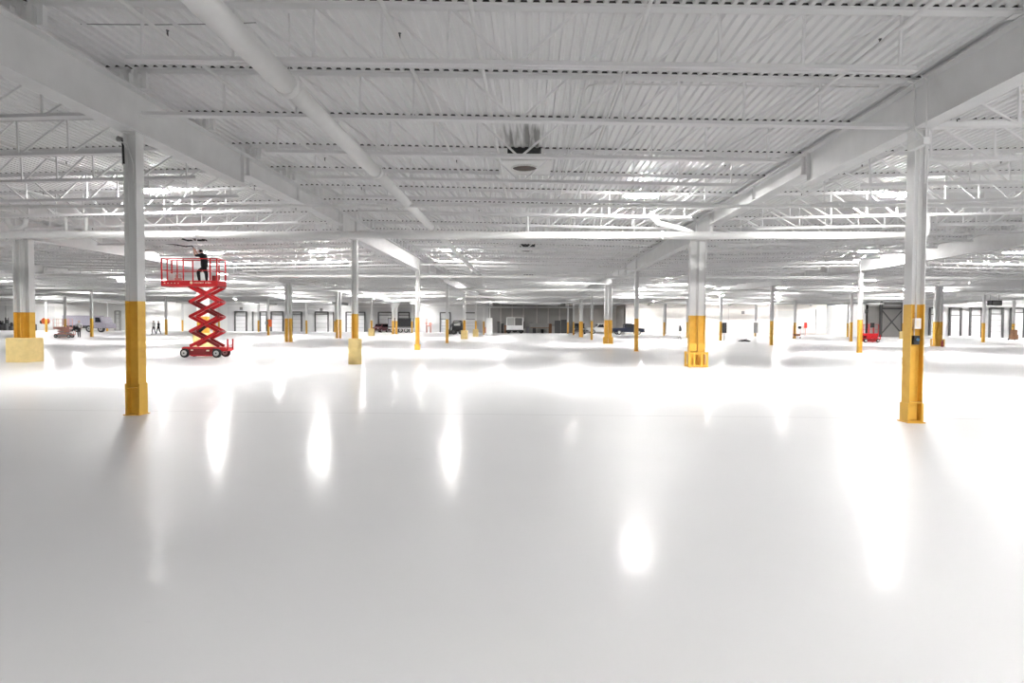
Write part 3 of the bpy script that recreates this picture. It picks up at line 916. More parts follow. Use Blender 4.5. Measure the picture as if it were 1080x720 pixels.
def scissor_lift(label, loc, rz, up, levels=4, cols=('red', 'darkred'), ext=0.72, sc=1.0, det=True):
    """up = height of the platform floor. x runs along the machine; origin on the floor under the chassis middle"""
    red, dred = M[cols[0]], M[cols[1]]
    root = thing('scissor_lift', label, 'scissor lift', loc, rz, 'scissor lifts')
    root.scale = (sc, sc, sc)
    hw = 0.36
    ch = MB().box(-0.86, 0.86, -hw + 0.08, hw - 0.08, 0.34, 0.44).box(-0.55, 0.46, -hw, hw, 0.09, 0.38)
    ch.box(-0.9, -0.5, -0.3, 0.3, 0.27, 0.42).box(0.46, 0.98, -0.3, 0.3, 0.27, 0.42).box(-0.5, 0.42, -hw + 0.02, hw - 0.02, 0.06, 0.1)
    part('chassis', ch, red, root)
    part('side_tray', MB().box(-0.54, 0.40, -hw - 0.03, -hw, 0.12, 0.37).box(-0.54, 0.40, hw, hw + 0.03, 0.12, 0.37), dred, root)
    if det:
        part('decal', MB().box(-0.46, -0.36, -hw - 0.034, -hw - 0.031, 0.29, 0.34).box(0.2, 0.33, -hw - 0.034, -hw - 0.031, 0.27, 0.33), M['cream'], root)
        part('step_plate', MB().box(0.42, 0.56, -hw, -hw + 0.3, 0.2, 0.38), M['black'], root)
    for x in (-0.72, 0.64):
        for y in (-hw - 0.01, hw + 0.01):
            wheel(root, x, y, 0.19, 0.19, 0.14)
    ld = MB()
    for y in (-0.22, 0.22): ld.box(1.0, 1.05, y - 0.025, y + 0.025, 0.32, 0.78)
    ld.box(1.0, 1.04, -0.22, 0.22, 0.5, 0.53).box(0.9, 1.05, -0.25, 0.25, 0.3, 0.36)
    part('ladder', ld, red, root)
    # scissor stack: levels of crossed arms on both sides
    z0, z1 = 0.47, up - 0.17
    dz = (z1 - z0) / levels
    xa, xb = -0.56, 0.66
    for k in range(levels):
        za, zb = z0 + k * dz, z0 + (k + 1) * dz
        for y in (-0.27, 0.27):
            part('scissor_arm', MB().bar((xa, y, za), (xb, y, zb), 0.05, 0.125), red, root)
            part('scissor_arm', MB().bar((xb, y * 0.78, za), (xa, y * 0.78, zb), 0.05, 0.125), red if (k % 2) else dred, root)
        pn = MB()
        for x in (xa, xb): pn.tube([(x, -0.31, zb), (x, 0.31, zb)], 0.04, 10)
        pn.tube([((xa + xb) / 2, -0.31, (za + zb) / 2), ((xa + xb) / 2, 0.31, (za + zb) / 2)], 0.035, 10)
        part('pivot_pin', pn, dred, root)
    if det:
        part('lift_cylinder', MB().tube([(-0.3, 0, z0 + dz * 1.0), (0.05, 0, z0 + dz * 1.45)], 0.06, 12).tube([(0.05, 0, z0 + dz * 1.45), (0.3, 0, z0 + dz * 1.75)], 0.035, 12), M['black'], root)
    # platform
    px0, px1 = -0.98, 0.68
    ex = px0 - ext
    zf = up
    pl = MB().box(px0, px1, -hw, hw, zf - 0.06, zf - 0.01).box(px0, px1, -hw, hw, zf - 0.15, zf - 0.06)
    part('platform', pl, red, root)
    tb = MB().box(px0, px1, -hw - 0.015, -hw, zf - 0.15, zf + 0.09).box(px0, px1, hw, hw + 0.015, zf - 0.15, zf + 0.09).box(px1, px1 + 0.015, -hw, hw, zf - 0.1, zf + 0.09)
    part('toe_board', tb, red, root)
    if ext > 0:
        e = MB().box(ex, px0 + 0.5, -hw + 0.03, hw - 0.03, zf - 0.02, zf + 0.005)
        e.box(ex, px0 + 0.02, -hw - 0.02, -hw + 0.02, zf - 0.15, zf + 0.09).box(ex, px0 + 0.02, hw - 0.02, hw + 0.02, zf - 0.15, zf + 0.09).box(ex - 0.015, ex, -hw, hw, zf - 0.15, zf + 0.09)
        e_ = part('platform_extension', e, red, root)
        if det:
            dt = MB()
            for i in range(5): dt.box(ex + 0.12 + i * 0.145, ex + 0.18 + i * 0.145, -hw - 0.024, -hw - 0.0205, zf - 0.04, zf - 0.005)
            part('slot', dt, M['cream'], e_)
    if det:                                   # pale round badge and a worn line of small lettering
        lt = MB().tube([(-0.42, -hw - 0.019, zf + 0.0), (-0.42, -hw - 0.0155, zf + 0.0)], 0.06, 16)
        xx = -0.30
        rnd = random.Random(3)
        for w_ in (8, 0, 5):
            if w_ == 0: xx += 0.06; continue
            for i in range(w_):
                h_ = rnd.choice((0.05, 0.05, 0.075))
                lt.box(xx, xx + 0.016, -hw - 0.019, -hw - 0.0155, zf - 0.03, zf - 0.03 + h_)
                lt.box(xx + 0.016, xx + 0.036, -hw - 0.019, -hw - 0.0155, zf - 0.03 + rnd.choice((0, 0.02, 0.035)), zf - 0.015 + rnd.choice((0, 0.02, 0.03)))
                xx += 0.052
        part('lettering', lt, M['cream'], root)
    zt = zf + 1.02
    xs = [ex + 0.02, ex + 0.26, px0 + 0.22, 0.38, px1 - 0.02] if ext > 0 else [px0 + 0.02, -0.4, 0.2, px1 - 0.02]
    for y in (-hw, hw):
        for i, x in enumerate(xs):
            w_ = 0.055 if i in (0, 3, 4) else 0.04
            part('guard_post', MB().box(x - w_ / 2, x + w_ / 2, y - 0.02, y + 0.02, zf + 0.1, zt), red, root)
        rl = MB().box(xs[0], xs[-1], y - 0.02, y + 0.02, zt - 0.04, zt)
        rl.box(xs[0], xs[-1], y - 0.015, y + 0.015, zf + 0.5, zf + 0.53)
        part('guard_rail', rl, red, root)
    for x in (xs[0], xs[-1]):
        part('guard_rail', MB().box(x - 0.02, x + 0.02, -hw, hw, zt - 0.04, zt).box(x - 0.015, x + 0.015, -hw, hw, zf + 0.5, zf + 0.53), red, root)
    if det:
        part('control_box', MB().box(xs[-2] - 0.2, xs[-2] - 0.04, hw - 0.22, hw - 0.03, zf + 0.1, zf + 0.34), dred, root)
    return root


LX, LY = -13.72, 25.35
lift = scissor_lift('raised red scissor lift with a worker on its platform, behind the left near column', (LX, LY, 0), 0.0, 3.13)
# bucket and box carried on the extension
single('paint_bucket', MB().tube([(0, 0, 0), (0, 0, 0.36), (0, 0, 0.38)], [0.13, 0.155, 0.15], 18), M['white'], 'white bucket on the extended end of the red lift platform', 'bucket', (LX - 1.45, LY - 0.12, 3.138))
tb_ = thing('tool_box', 'small pink-red tool carrier beside the white bucket on the lift', 'tool box', (LX - 1.13, LY - 0.1, 3.138))
part('box_body', MB().box(-0.1, 0.1, -0.1, 0.1, 0, 0.2), M['palered'], tb_)
part('handle', MB().box(-0.1, -0.08, -0.01, 0.01, 0.2, 0.36).box(0.08, 0.1, -0.01, 0.01, 0.2, 0.36).box(-0.1, 0.1, -0.01, 0.01, 0.34, 0.36), M['palered'], tb_)
# dark unpainted cable bundle hanging by the worker
hc = thing('hanging_cable', 'black loose cables hanging from the roof above the worker on the lift', 'cable', (LX - 0.55, LY + 0.1, 4.7))
part('cable_loop', MB().tube([(-1.3, 0.1, 0.12), (-0.75, 0.05, 0.06), (-0.35, 0, -0.01), (-0.1, 0, 0.02), (0.02, 0, -0.12)], 0.024, 8), M['black'], hc)
part('cable_loop', MB().tube([(-0.45, -0.1, 0.30), (-0.2, -0.12, 0.22), (0.15, -0.12, 0.25), (0.5, -0.1, 0.2)], 0.035, 8), M['black'], hc)
part('cable_loop', MB().tube([(-0.4, 0.15, 0.4), (0.1, 0.1, 0.33), (0.45, 0.12, 0.28), (0.5, 0.12, 0.22)], 0.03, 8), M['black'], hc)

# ------------------------------------------------------------------ people
def person(name, label, loc, rz, J, mats, scale=1.0, shoe='black', bulk=1.0):
    """one continuous skinned body. J: joints by name -> (x, y, z). x forward, y to the left"""
    pts, edges, tags = [], [], []

    def add(p, r): pts.append((Vector(p), r)); return len(pts) - 1

    def bone(a, b, t): edges.append((a, b)); tags.append(t)

    V_ = {k: Vector(v) for k, v in J.items()}
    pel = add(V_['pelvis'], 0.115 * bulk)
    w = add(V_['pelvis'].lerp(V_['chest'], 0.45), 0.105 * bulk); bone(pel, w, 'top')
    che = add(V_['chest'], 0.125 * bulk); bone(w, che, 'top')
    nk = add(V_['neck'], 0.05); bone(che, nk, 'top')
    hdir = (V_['head'] - V_['neck']).normalized()
    jaw = add(V_['neck'] + hdir * 0.08 + Vector((0.025, 0, 0)), 0.062); bone(nk, jaw, 'skin')
    cr = add(V_['head'] + hdir * 0.02, 0.088); bone(jaw, cr, 'skin')
    tp = add(V_['head'] + hdir * 0.075, 0.06); bone(cr, tp, 'hair')
    fx = Vector((1, 0, 0)); fx = (fx - hdir * fx.dot(hdir)).normalized()
    ns = add(V_['head'] - hdir * 0.02 + fx * 0.105, 0.014); bone(cr, ns, 'skin')
    for s_ in (1, -1):
        ea = add(V_['head'] - hdir * 0.01 + Vector((0, s_ * 0.09, 0)), 0.016); bone(cr, ea, 'skin')
    for s_, sd in ((1, 'l'), (-1, 'r')):
        shp = V_['neck'].lerp(V_['chest'], 0.35) + Vector((0, s_ * 0.17, 0))
        sh = add(shp, 0.066 * bulk); bone(che, sh, 'top')
        el = add(V_['elbow_' + sd], 0.042 * bulk); bone(sh, el, 'sleeve')
        wr = add(V_['hand_' + sd], 0.028); bone(el, wr, 'fore')
        d = (V_['hand_' + sd] - V_['elbow_' + sd]).normalized()
        pm = add(V_['hand_' + sd] + d * 0.06, 0.032); bone(wr, pm, 'skin')
        side = d.cross(Vector((0, 1, 0)))
        side = side.normalized() if side.length > 0.2 else Vector((0, 0, 1))
        curl = Vector((0, -s_, 0))
        for i in range(4):
            off = side * (0.027 - 0.018 * i)
            L_ = (0.04, 0.046, 0.042, 0.034)[i]
            a_ = add(V_['hand_' + sd] + d * 0.10 + off, 0.0095); bone(pm, a_, 'skin')
            b_ = add(V_['hand_' + sd] + d * (0.10 + L_ * 0.8) + off * 1.1 + curl * 0.015, 0.0085); bone(a_, b_, 'skin')
        a_ = add(V_['hand_' + sd] + d * 0.05 + side * 0.05, 0.0105); bone(pm, a_, 'skin')
        b_ = add(V_['hand_' + sd] + d * 0.085 + side * 0.062 + curl * 0.01, 0.009); bone(a_, b_, 'skin')
        hp = add(V_['pelvis'] + Vector((0, s_ * 0.085, -0.06)), 0.092 * bulk); bone(pel, hp, 'leg')
        kn = add(V_['knee_' + sd], 0.060 * bulk); bone(hp, kn, 'leg')
        ca = add(V_['knee_' + sd].lerp(V_['foot_' + sd], 0.35), 0.055 * bulk); bone(kn, ca, 'leg')
        an = add(V_['foot_' + sd] + Vector((0, 0, 0.075)), 0.040 * bulk); bone(ca, an, 'leg')
        he = add(V_['foot_' + sd] + Vector((0.03, 0, 0.035)), 0.036); bone(an, he, 'shoe')
        to = add(V_['foot_' + sd] + Vector((0.16, 0, 0.028)), 0.028); bone(he, to, 'shoe')
    me = bpy.data.meshes.new(name)
    me.from_pydata([tuple(p) for p, r in pts], edges, [])
    tmp = link(name + '_rig', me)
    sk = tmp.modifiers.new('skin', 'SKIN'); sk.use_smooth_shade = True
    layer = me.skin_vertices[0] if me.skin_vertices else me.attributes.new('x', 'FLOAT', 'POINT')
    for i, (p, r) in enumerate(pts):
        me.skin_vertices[0].data[i].radius = (r, r)
        me.skin_vertices[0].data[i].use_root = (i == 0)
    tmp.modifiers.new('sub', 'SUBSURF').levels = 1
    tmp.modifiers['sub'].render_levels = 1
    dg = bpy.context.evaluated_depsgraph_get()
    dg.update()
    nm = bpy.data.meshes.new_from_object(tmp.evaluated_get(dg))
    C.objects.unlink(tmp); bpy.data.objects.remove(tmp); 
    order = ['top', 'leg', 'skin', 'hair', 'shoe', 'fore', 'sleeve']
    nm.materials.clear()
    mm = dict(mats)
    mm.setdefault('skin', M['skin']); mm.setdefault('hair', M['hair']); mm.setdefault('shoe', M[shoe])
    mm.setdefault('sleeve', mm['top']); mm.setdefault('fore', mm['sleeve'])
    for k in order: nm.materials.append(mm[k])
    for f in nm.polygons:
        c = f.center
        best, bt = 9, 'top'
        for (a_, b_), t in zip(edges, tags):
            pa, pb = pts[a_][0], pts[b_][0]
            ab = pb - pa
            u = max(0, min(1, (c - pa).dot(ab) / max(ab.length_squared, 1e-9)))
            dd = (c - (pa + ab * u)).length - 0.6 * (pts[a_][1] * (1 - u) + pts[b_][1] * u)
            if dd < best: best, bt = dd, t
        if bt == 'skin' and (c - V_['head']).dot(hdir) > -0.06 and (c - V_['head']).dot(fx) < 0.02 and (c - V_['neck']).length > 0.1: bt = 'hair'
        f.material_index = order.index(bt)
        f.use_smooth = True
    o = link(name, nm, None, loc, (0, 0, rz))
    o.scale = (scale,) * 3
    tag(o, label, 'person', kind='thing')
    # eyes and mouth
    ey = MB()
    for s_ in (1, -1):
        p = V_['head'] + fx * 0.082 + hdir * 0.01 + Vector((0, s_ * 0.033, 0))
        ey.tube([p - fx * 0.01, p + fx * 0.006], 0.010, 8)
    p = V_['head'] + fx * 0.078 - hdir * 0.07
    ey.bar(p - Vector((0, 0.025, 0)), p + Vector((0, 0.025, 0)), 0.012, 0.008)
    part('face_features', ey, M['hair'], o)
    return o


def stand(step=0.0, arm=0.0, lean=0.0):
    """upright figure 1.72 m; step > 0 strides"""
    return {'pelvis': (0, 0, 0.93), 'chest': (lean, 0, 1.28), 'neck': (lean * 1.2, 0, 1.46), 'head': (lean * 1.4 + 0.02, 0, 1.62),
            'elbow_l': (-0.05 + lean - step * 0.3, 0.25, 1.13), 'elbow_r': (-0.03 + lean + step * 0.3, -0.25, 1.13),
            'hand_l': (0.05 + arm - step * 0.25, 0.25, 0.90 + arm * 0.8), 'hand_r': (0.06 + arm + step * 0.6, -0.25, 0.90 + arm * 0.8),
            'knee_l': (0.04 + step * 0.4, 0.1, 0.50), 'knee_r': (0.03 - step * 0.25, -0.1, 0.50),
            'foot_l': (step * 0.75, 0.11, 0.0), 'foot_r': (-step * 0.85, -0.11, 0.0 + step * 0.08)}


# worker on the lift, facing left, one knee bent, hands up to the roof
wj = {'pelvis': (-0.10, 0, 0.74), 'chest': (-0.07, 0, 1.06), 'neck': (-0.02, 0, 1.22), 'head': (0.06, 0, 1.35),
      'elbow_l': (0.18, 0.2, 1.12), 'elbow_r': (0.2, -0.2, 1.1), 'hand_l': (0.30, 0.1, 1.36), 'hand_r': (0.32, -0.08, 1.33),
      'knee_l': (-0.24, 0.13, 0.38), 'knee_r': (0.25, -0.12, 0.50), 'foot_l': (-0.26, 0.15, 0.0), 'foot_r': (0.20, -0.13, 0.0)}
person('person', 'worker in black clothes on the raised red lift, knee bent, hands raised to the roof', (LX - 0.12, LY - 0.05, 3.138), PI, wj,
       {'top': M['cloth_black'], 'leg': M['cloth_black'], 'fore': M['skin']}, bulk=1.3)
pj = stand(0.12, 0.1)
p1 = at(83.5, 355.8, 55.4)
person('person', 'standing person in pale shirt with dark bag and trousers beside the lowered lift', (p1.x, 55.4, 0), -1.2, pj, {'top': M['cloth_white'], 'leg': M['cloth_grey']}, 0.94)
single('shoulder_bag', MB().prism([(-0.16, 0), (0.16, 0), (0.19, 0.16), (0.1, 0.3), (-0.1, 0.3), (-0.19, 0.16)], 'y', -0.09, 0.09), M['cloth_black'], 'dark bag held at the hip of the standing person on the left', 'bag', (p1.x + 0.05, 55.0, 0.72))
p2 = at(162.3, 352.6, 71)
person('person', 'walking person in pale top and dark trousers, left one of the walking pair', (p2.x, 71, 0), PI * 0.9, stand(0.28), {'top': M['cloth_white'], 'leg': M['cloth_grey']}, 0.98)
p3 = at(167.3, 352.3, 72)
person('person', 'walking person all in dark clothes, right one of the walking pair', (p3.x, 72, 0), PI * 0.95, stand(0.32), {'top': M['cloth_grey'], 'leg': M['cloth_black']}, 0.95)

# ------------------------------------------------------------------ far machines
q = at(72, 356, 54.6)
scissor_lift('pale red scissor lift lowered beside the standing person on the left', (q.x - 0.35, 54.6, 0), 0.2, 1.15, 2, ('palered', 'grey'), 0.0, 0.80, det=False)
q = at(917, 361, 55.5)
l3 = scissor_lift('dark red scissor lift parked lowered at the far right', (q.x, 55.5, 0), 0.15, 0.82, 2, ('red', 'darkred'), 0.0, 0.88, det=False)
single('control_case', MB().box(-0.14, 0.14, -0.1, 0.1, 0, 0.42).box(-0.1, 0.1, -0.12, -0.1, 0.1, 0.34), M['black'], 'black control case on the rail of the lowered red lift at far right', 'control box', (q.x + 0.02, 55.15, 1.33))


def vehicle(label, px, Y, rz, kind, paint, length=5.2, name='car', sc=1.0):
    x = bx(px, Y)
    o = thing(name, label, 'car' if name != 'pickup_truck' else 'truck', (x, Y, 0), rz)
    o.scale = (sc, sc, sc)
    L2 = length / 2
    w = 0.92
    if kind == 'pickup':
        low = [(-L2, 0.45), (-L2, 0.98), (-L2 + 1.3, 1.08), (L2, 1.05), (L2, 0.5), (L2 - 0.5, 0.42), (-L2 + 0.4, 0.38)]
        cab = [(-L2 + 1.35, 1.06), (-L2 + 2.0, 1.75), (0.35, 1.78), (0.6, 1.06)]
        win = [(-L2 + 1.62, 1.14), (-L2 + 2.08, 1.66), (0.25, 1.68), (0.4, 1.14)]
    else:
        low = [(-L2, 0.4), (-L2, 0.95), (-L2 + 1.0, 1.06), (L2 - 0.1, 1.05), (L2, 0.5), (L2 - 0.3, 0.34), (-L2 + 0.3, 0.34)]
        cab = [(-L2 + 0.95, 1.04), (-L2 + 1.6, 1.72), (L2 - 0.5, 1.74), (L2 - 0.08, 1.04)]
        win = [(-L2 + 1.25, 1.12), (-L2 + 1.7, 1.62), (L2 - 0.7, 1.63), (L2 - 0.35, 1.12)]
    part('body', MB().prism(low, 'y', -w, w), paint, o)
    cb = MB()
    cb.prism([(a * 1.0, b) for a, b in cab], 'y', -w * 0.86, w * 0.86)
    part('cabin', cb, paint, o)
    wn = MB().prism(win, 'y', -w * 0.875, -w * 0.861).prism(win, 'y', w * 0.861, w * 0.875)
    wn.prism([(-0.7, cab[0][1] + 0.1), (0.7, cab[0][1] + 0.1), (0.6, cab[1][1] - 0.08), (-0.6, cab[1][1] - 0.08)], 'x', cab[0][0] + 0.2, cab[1][0] + 0.0)
    wn.prism([(-0.7, cab[3][1] + 0.1), (0.7, cab[3][1] + 0.1), (0.62, cab[2][1] - 0.08), (-0.62, cab[2][1] - 0.08)], 'x', cab[2][0] - 0.06, cab[3][0] - 0.03)
    part('windows', wn, M['glass'], o)
    part('bumper', MB().box(-L2 - 0.08, -L2 + 0.1, -w, w, 0.42, 0.62).box(L2 - 0.1, L2 + 0.08, -w, w, 0.42, 0.62), M['darkgrey'], o)
    for xx in (-L2 + 0.95, L2 - 1.05):
        for yy in (-w + 0.09, w - 0.09): wheel(o, xx, yy, 0.37, 0.37, 0.24)
    part('headlight', MB().box(-L2 - 0.02, -L2 + 0.05, -w + 0.05, -w + 0.35, 0.75, 0.9).box(-L2 - 0.02, -L2 + 0.05, w - 0.35, w - 0.05, 0.75, 0.9), M['chrome'], o)
    return o


vehicle('dark navy pickup truck seen side-on in front of the beige wall', 661.5, 90.0, PI + 0.08, 'pickup', M['navy'], 5.1, 'pickup_truck', 0.92)
vehicle('white pickup truck half hidden between two yellow columns', 634, 97.0, 0.05, 'pickup', M['whitepaint'], 5.0, 'pickup_truck', 0.9)
vehicle('black sport utility car parked behind the thick brown-yellow column', 611, 92.0, 1.45, 'suv', M['blackpaint'], 4.4, 'car', 0.95)
vehicle('dark maroon car parked by the dock doors beside a concrete column base', 401.5, 98.0, 1.25, 'suv', M['maroon'], 4.2, 'car', 0.8)

# box truck seen from behind
Yt = 96.0
x = bx(543, Yt)
t = thing('box_truck', 'white box truck seen from behind with two dark rear panels', 'truck', (x, Yt - 1.0, 0))
part('cargo_box', MB().box(-1.3, 1.3, 0.0, 4.2, 0.55, 2.5), M['whitepaint'], t)
part('rear_panel', MB().box(-1.18, -0.04, -0.04, 0.0, 1.25, 2.42), M['grey'], t)
part('rear_panel', MB().box(0.04, 1.18, -0.04, 0.0, 1.25, 2.42), M['darkgrey'], t)
part('side_mirror', MB().box(1.36, 1.5, 0.1, 0.3, 0.7, 1.9), M['black'], t)
part('bumper', MB().box(-1.2, 1.2, -0.06, 0.3, 0.36, 0.55), M['black'], t)
part('tow_hitch', MB().box(-0.35, 0.35, -0.5, -0.06, 0.2, 0.5).box(-0.1, 0.1, -0.7, -0.5, 0.15, 0.4), M['black'], t)
for s_ in (-1, 1): wheel(t, s_ * 1.0, 0.75, 0.38, 0.38, 0.3, 'darkgrey')
for w_ in [c for c in t.children if c.name.startswith('wheel')]:
    pass

# dark trailer behind the columns left of centre
Yt = 97.0
xa, xb = bx(409, Yt), bx(434, Yt)
t = thing('box_trailer', 'dark sided box trailer standing before the dock doors left of centre', 'trailer', ((xa + xb) / 2, Yt, 0))
hl = (xb - xa) / 2
part('cargo_box', MB().box(-hl, hl, 0, 2.2, 0.75, 2.35), M['darkgrey'], t)
part('side_panel', MB().box(-hl + 0.1, -hl + 0.8, -0.04, 0, 0.95, 2.2), M['lilac'], t)
part('side_panel', MB().box(-hl + 1.5, hl - 0.1, -0.04, 0, 1.0, 2.25), M['blackpaint'], t)
part('side_rail', MB().box(-hl, hl, -0.05, 0, 0.62, 0.75), M['whitepaint'], t)
for xx in (-hl + 0.7, hl - 0.9, hl - 1.8): wheel(t, xx, 0.2, 0.36, 0.36, 0.26)
part('stand_leg', MB().box(-hl + 2.0, -hl + 2.1, 0.1, 0.2, 0, 0.7), M['darkgrey'], t)

# grey-violet truck on the left
Yt = 84.0
xa, xb = bx(66, Yt), bx(112, Yt)
t = thing('flatbed_truck', 'grey violet sided truck with dark wheels behind the lowered lift', 'truck', ((xa + xb) / 2, Yt, 0))
hl = (xb - xa) / 2
part('cargo_box', MB().box(-hl, hl - 1.9, 0, 2.2, 0.95, 2.35), M['lilac'], t)
part('cab', MB().prism([(hl - 1.8, 0.6), (hl, 0.6), (hl, 1.2), (hl - 0.5, 1.35), (hl - 0.8, 2.2), (hl - 1.8, 2.25)], 'y', 0.05, 2.1), M['lilac'], t)
part('side_window', MB().prism([(hl - 1.6, 1.4), (hl - 0.75, 1.4), (hl - 0.95, 2.05), (hl - 1.6, 2.08)], 'y', 0.02, 0.05), M['glass'], t)
part('chassis', MB().box(-hl, hl - 0.2, 0.3, 1.9, 0.55, 0.95), M['darkgrey'], t)
for xx in (-hl + 0.9, -hl + 1.9, hl - 2.6, hl - 0.9): wheel(t, xx, 0.3, 0.48, 0.48, 0.3, 'grey')

# compact black loader left of centre
Yt = 84.0
x = bx(483, Yt)
t = thing('skid_loader', 'black compact loader with pale patches in front of the dock doors', 'loader', (x, Yt, 0))
part('body', MB().prism([(-0.75, 0.4), (0.7, 0.4), (0.72, 1.2), (0.5, 1.95), (-0.5, 1.95), (-0.75, 1.2)], 'y', -0.8, 0.8), M['blackpaint'], t)
part('window', MB().box(-0.45, 0.4, -0.83, -0.8, 1.2, 1.8), M['chrome'], t)
part('lift_arm', MB().bar((-0.7, -0.85, 1.5), (-1.2, -0.9, 0.3), 0.12, 0.16).bar((0.5, -0.85, 1.7), (-0.7, -0.85, 1.5), 0.12, 0.16), M['darkgrey'], t)
part('bucket', MB().prism([(-1.5, 0.02), (-0.95, 0.02), (-0.95, 0.5), (-1.1, 0.55)], 'y', -0.95, 0.9), M['black'], t)
for xx in (-0.5, 0.5):
    for yy in (-0.8, 0.8): wheel(t, xx, yy, 0.36, 0.36, 0.26, 'darkgrey')

# red riser pipes with valves near the column
Yt = 99.0
x = bx(452, Yt)
t = thing('valve_stand', 'pale red pipe and valve stand against the back wall left of centre', 'pipe stand', (x, Yt, 0))
part('riser', MB().tube([(-0.3, 0, 0), (-0.3, 0, 2.3)], 0.12, 10).tube([(0.35, 0, 0), (0.35, 0, 1.7)], 0.12, 10), M['palered'], t)
part('valve', MB().tube([(-0.3, -0.1, 1.1), (0.35, -0.1, 1.1)], 0.1, 10).tube([(-0.3, -0.35, 1.5), (-0.3, -0.1, 1.5)], 0.2, 12), M['palered'], t)
part('hand_wheel', MB().tube([(0.35, -0.4, 1.4), (0.35, -0.34, 1.4)], 0.28, 14), M['palered'], t)
# white partition panel and red post
Yt = 79.0
x = bx(516, Yt)
t = thing('partition_panel', 'white free-standing panel beside the thin dark post at centre', 'panel', (x, Yt, 0))
part('board', MB().box(-0.4, 0.4, -0.03, 0.03, 0.05, 2.25), M['white'], t)
part('foot', MB().box(-0.4, -0.3, -0.3, 0.3, 0, 0.05).box(0.3, 0.4, -0.3, 0.3, 0, 0.05), M['grey'], t)
single('drum', MB().tube([(0, 0, 0), (0, 0, 0.03), (0, 0, 0.45), (0, 0, 0.47), (0, 0, 0.9)], [0.28, 0.29, 0.28, 0.29, 0.28], 16), M['palered'], 'rusty red drum left of the white free-standing panel', 'drum', (bx(513 - 1.2, 97), 97, 0))

# clutter along the taupe wall: bench, boxes, cabinets
Yt = 98.0
x = bx(569, Yt)
t = thing('work_bench', 'long brown work bench against the taupe back wall', 'bench', (x, Yt, 0))
part('bench_top', MB().box(-1.5, 1.5, -0.35, 0.35, 0.85, 0.93), M['wood'], t)
for sx in (-1.4, 1.4):
    for sy in (-0.28, 0.28): part('leg', MB().box(sx - 0.05, sx + 0.05, sy - 0.05, sy + 0.05, 0, 0.85), M['grey'], t)
part('back_shelf', MB().box(-1.5, 1.5, 0.25, 0.35, 0.93, 1.6), M['grey'], t)
rnd = random.Random(11)
cols = ['darkgrey', 'black', 'wood', 'chrome', 'lilac', 'grey']
spots = [(556.6, 0.42, 0.7), (560.2, 0.5, 1.3), (563.5, 0.55, 0.65), (572, 0.45, 0.5), (580, 0.6, 1.2), (583.5, 0.5, 0.9), (553.3, 0.3, 0.6), (526, 0.45, 1.4), (529.8, 0.45, 1.2), (533, 0.35, 1.0)]
nm_ = ['first', 'second', 'third', 'fourth', 'fifth', 'sixth', 'seventh', 'eighth', 'ninth', 'tenth', 'eleventh']
for i, (px_, w_, h_) in enumerate(sorted(spots)):
    c = MB()
    h_ *= 1.3; rounded_block(c, w_, w_ * 0.8, h_, 0.04)
    o = single('storage_crate', c, M[cols[i % 6]], f"{nm_[i]} crate from the left among the clutter along the taupe wall", 'crate', (bx(px_, 99.6 if px_ > 552 else 99.5), 99.6, 0), group='crates along the taupe wall')
    part('lid', MB().box(-w_ / 2 - 0.02, w_ / 2 + 0.02, -w_ * 0.4 - 0.02, w_ * 0.4 + 0.02, h_, h_ + 0.06), M[cols[(i + 2) % 6]], o)
for i, (px_, h_, lb) in enumerate(((588, 2.05, 'tall black cabinet right of the cluttered bench'), (594.5, 2.2, 'tallest dark cabinet just left of the white column group'))):
    c = thing('tool_cabinet', lb, 'cabinet', (bx(px_, 98.5), 98.5, 0))
    part('cabinet_body', MB().box(-0.45, 0.45, -0.3, 0.3, 0.04, h_), M['black'], c)
    part('door', MB().box(-0.43, -0.01, -0.325, -0.302, 0.1, h_ - 0.06), M['darkgrey'], c)
    part('door', MB().box(0.01, 0.43, -0.325, -0.302, 0.1, h_ - 0.06), M['darkgrey'], c)
    part('plinth', MB().box(-0.42, 0.42, -0.27, 0.27, 0, 0.04), M['grey'], c)

# left background clutter: dark machines and an orange round fan
for i, (px_, w_, h_, lb) in enumerate(((2, 0.3, 1.6, 'dark machine at the left edge of the picture by the wall'), (7.5, 0.36, 2.1, 'tall dark machine second from the left edge'), (13.5, 0.42, 1.3, 'low dark machine just left of the twin column on a block'),
                                       (34.5, 0.5, 1.9, 'slim dark machine just right of the twin column on a block'))):
    Yt = 96.0
    c = thing('shop_machine', lb, 'machine', (bx(px_, Yt), Yt, 0))
    b = MB(); rounded_block(b, w_ * 1.5, 0.9, h_ * 0.55, 0.08)
    part('machine_base', b, M['darkgrey'], c)
    b = MB(); rounded_block(b, w_ * 0.8, 0.6, h_ * 0.45, 0.12, h_ * 0.55)
    part('machine_head', b, M['black'], c)
    part('spindle', MB().tube([(w_ * 0.4, -0.2, h_ * 0.9), (w_ * 0.75, -0.2, h_ * 0.9)], 0.08, 10), M['grey'], c)
Yt = 96.0
c = thing('drum_fan', 'orange round drum fan on a pale stand against the left back wall', 'fan', (bx(48.3, Yt), Yt, 0))
part('fan_drum', MB().tube([(0, -0.35, 1.55), (0, -0.3, 1.55), (0, 0.3, 1.55), (0, 0.35, 1.55)], [0.45, 0.5, 0.5, 0.45], 24), M['orange'], c)
part('motor', MB().tube([(-0.75, 0, 1.4), (-0.4, 0, 1.4)], 0.3, 12), M['black'], c)
part('stand', MB().box(-0.2, 0.2, -0.25, 0.25, 0, 0.08).box(-0.12, 0.2, -0.1, 0.1, 0.08, 1.15), M['cream'], c)
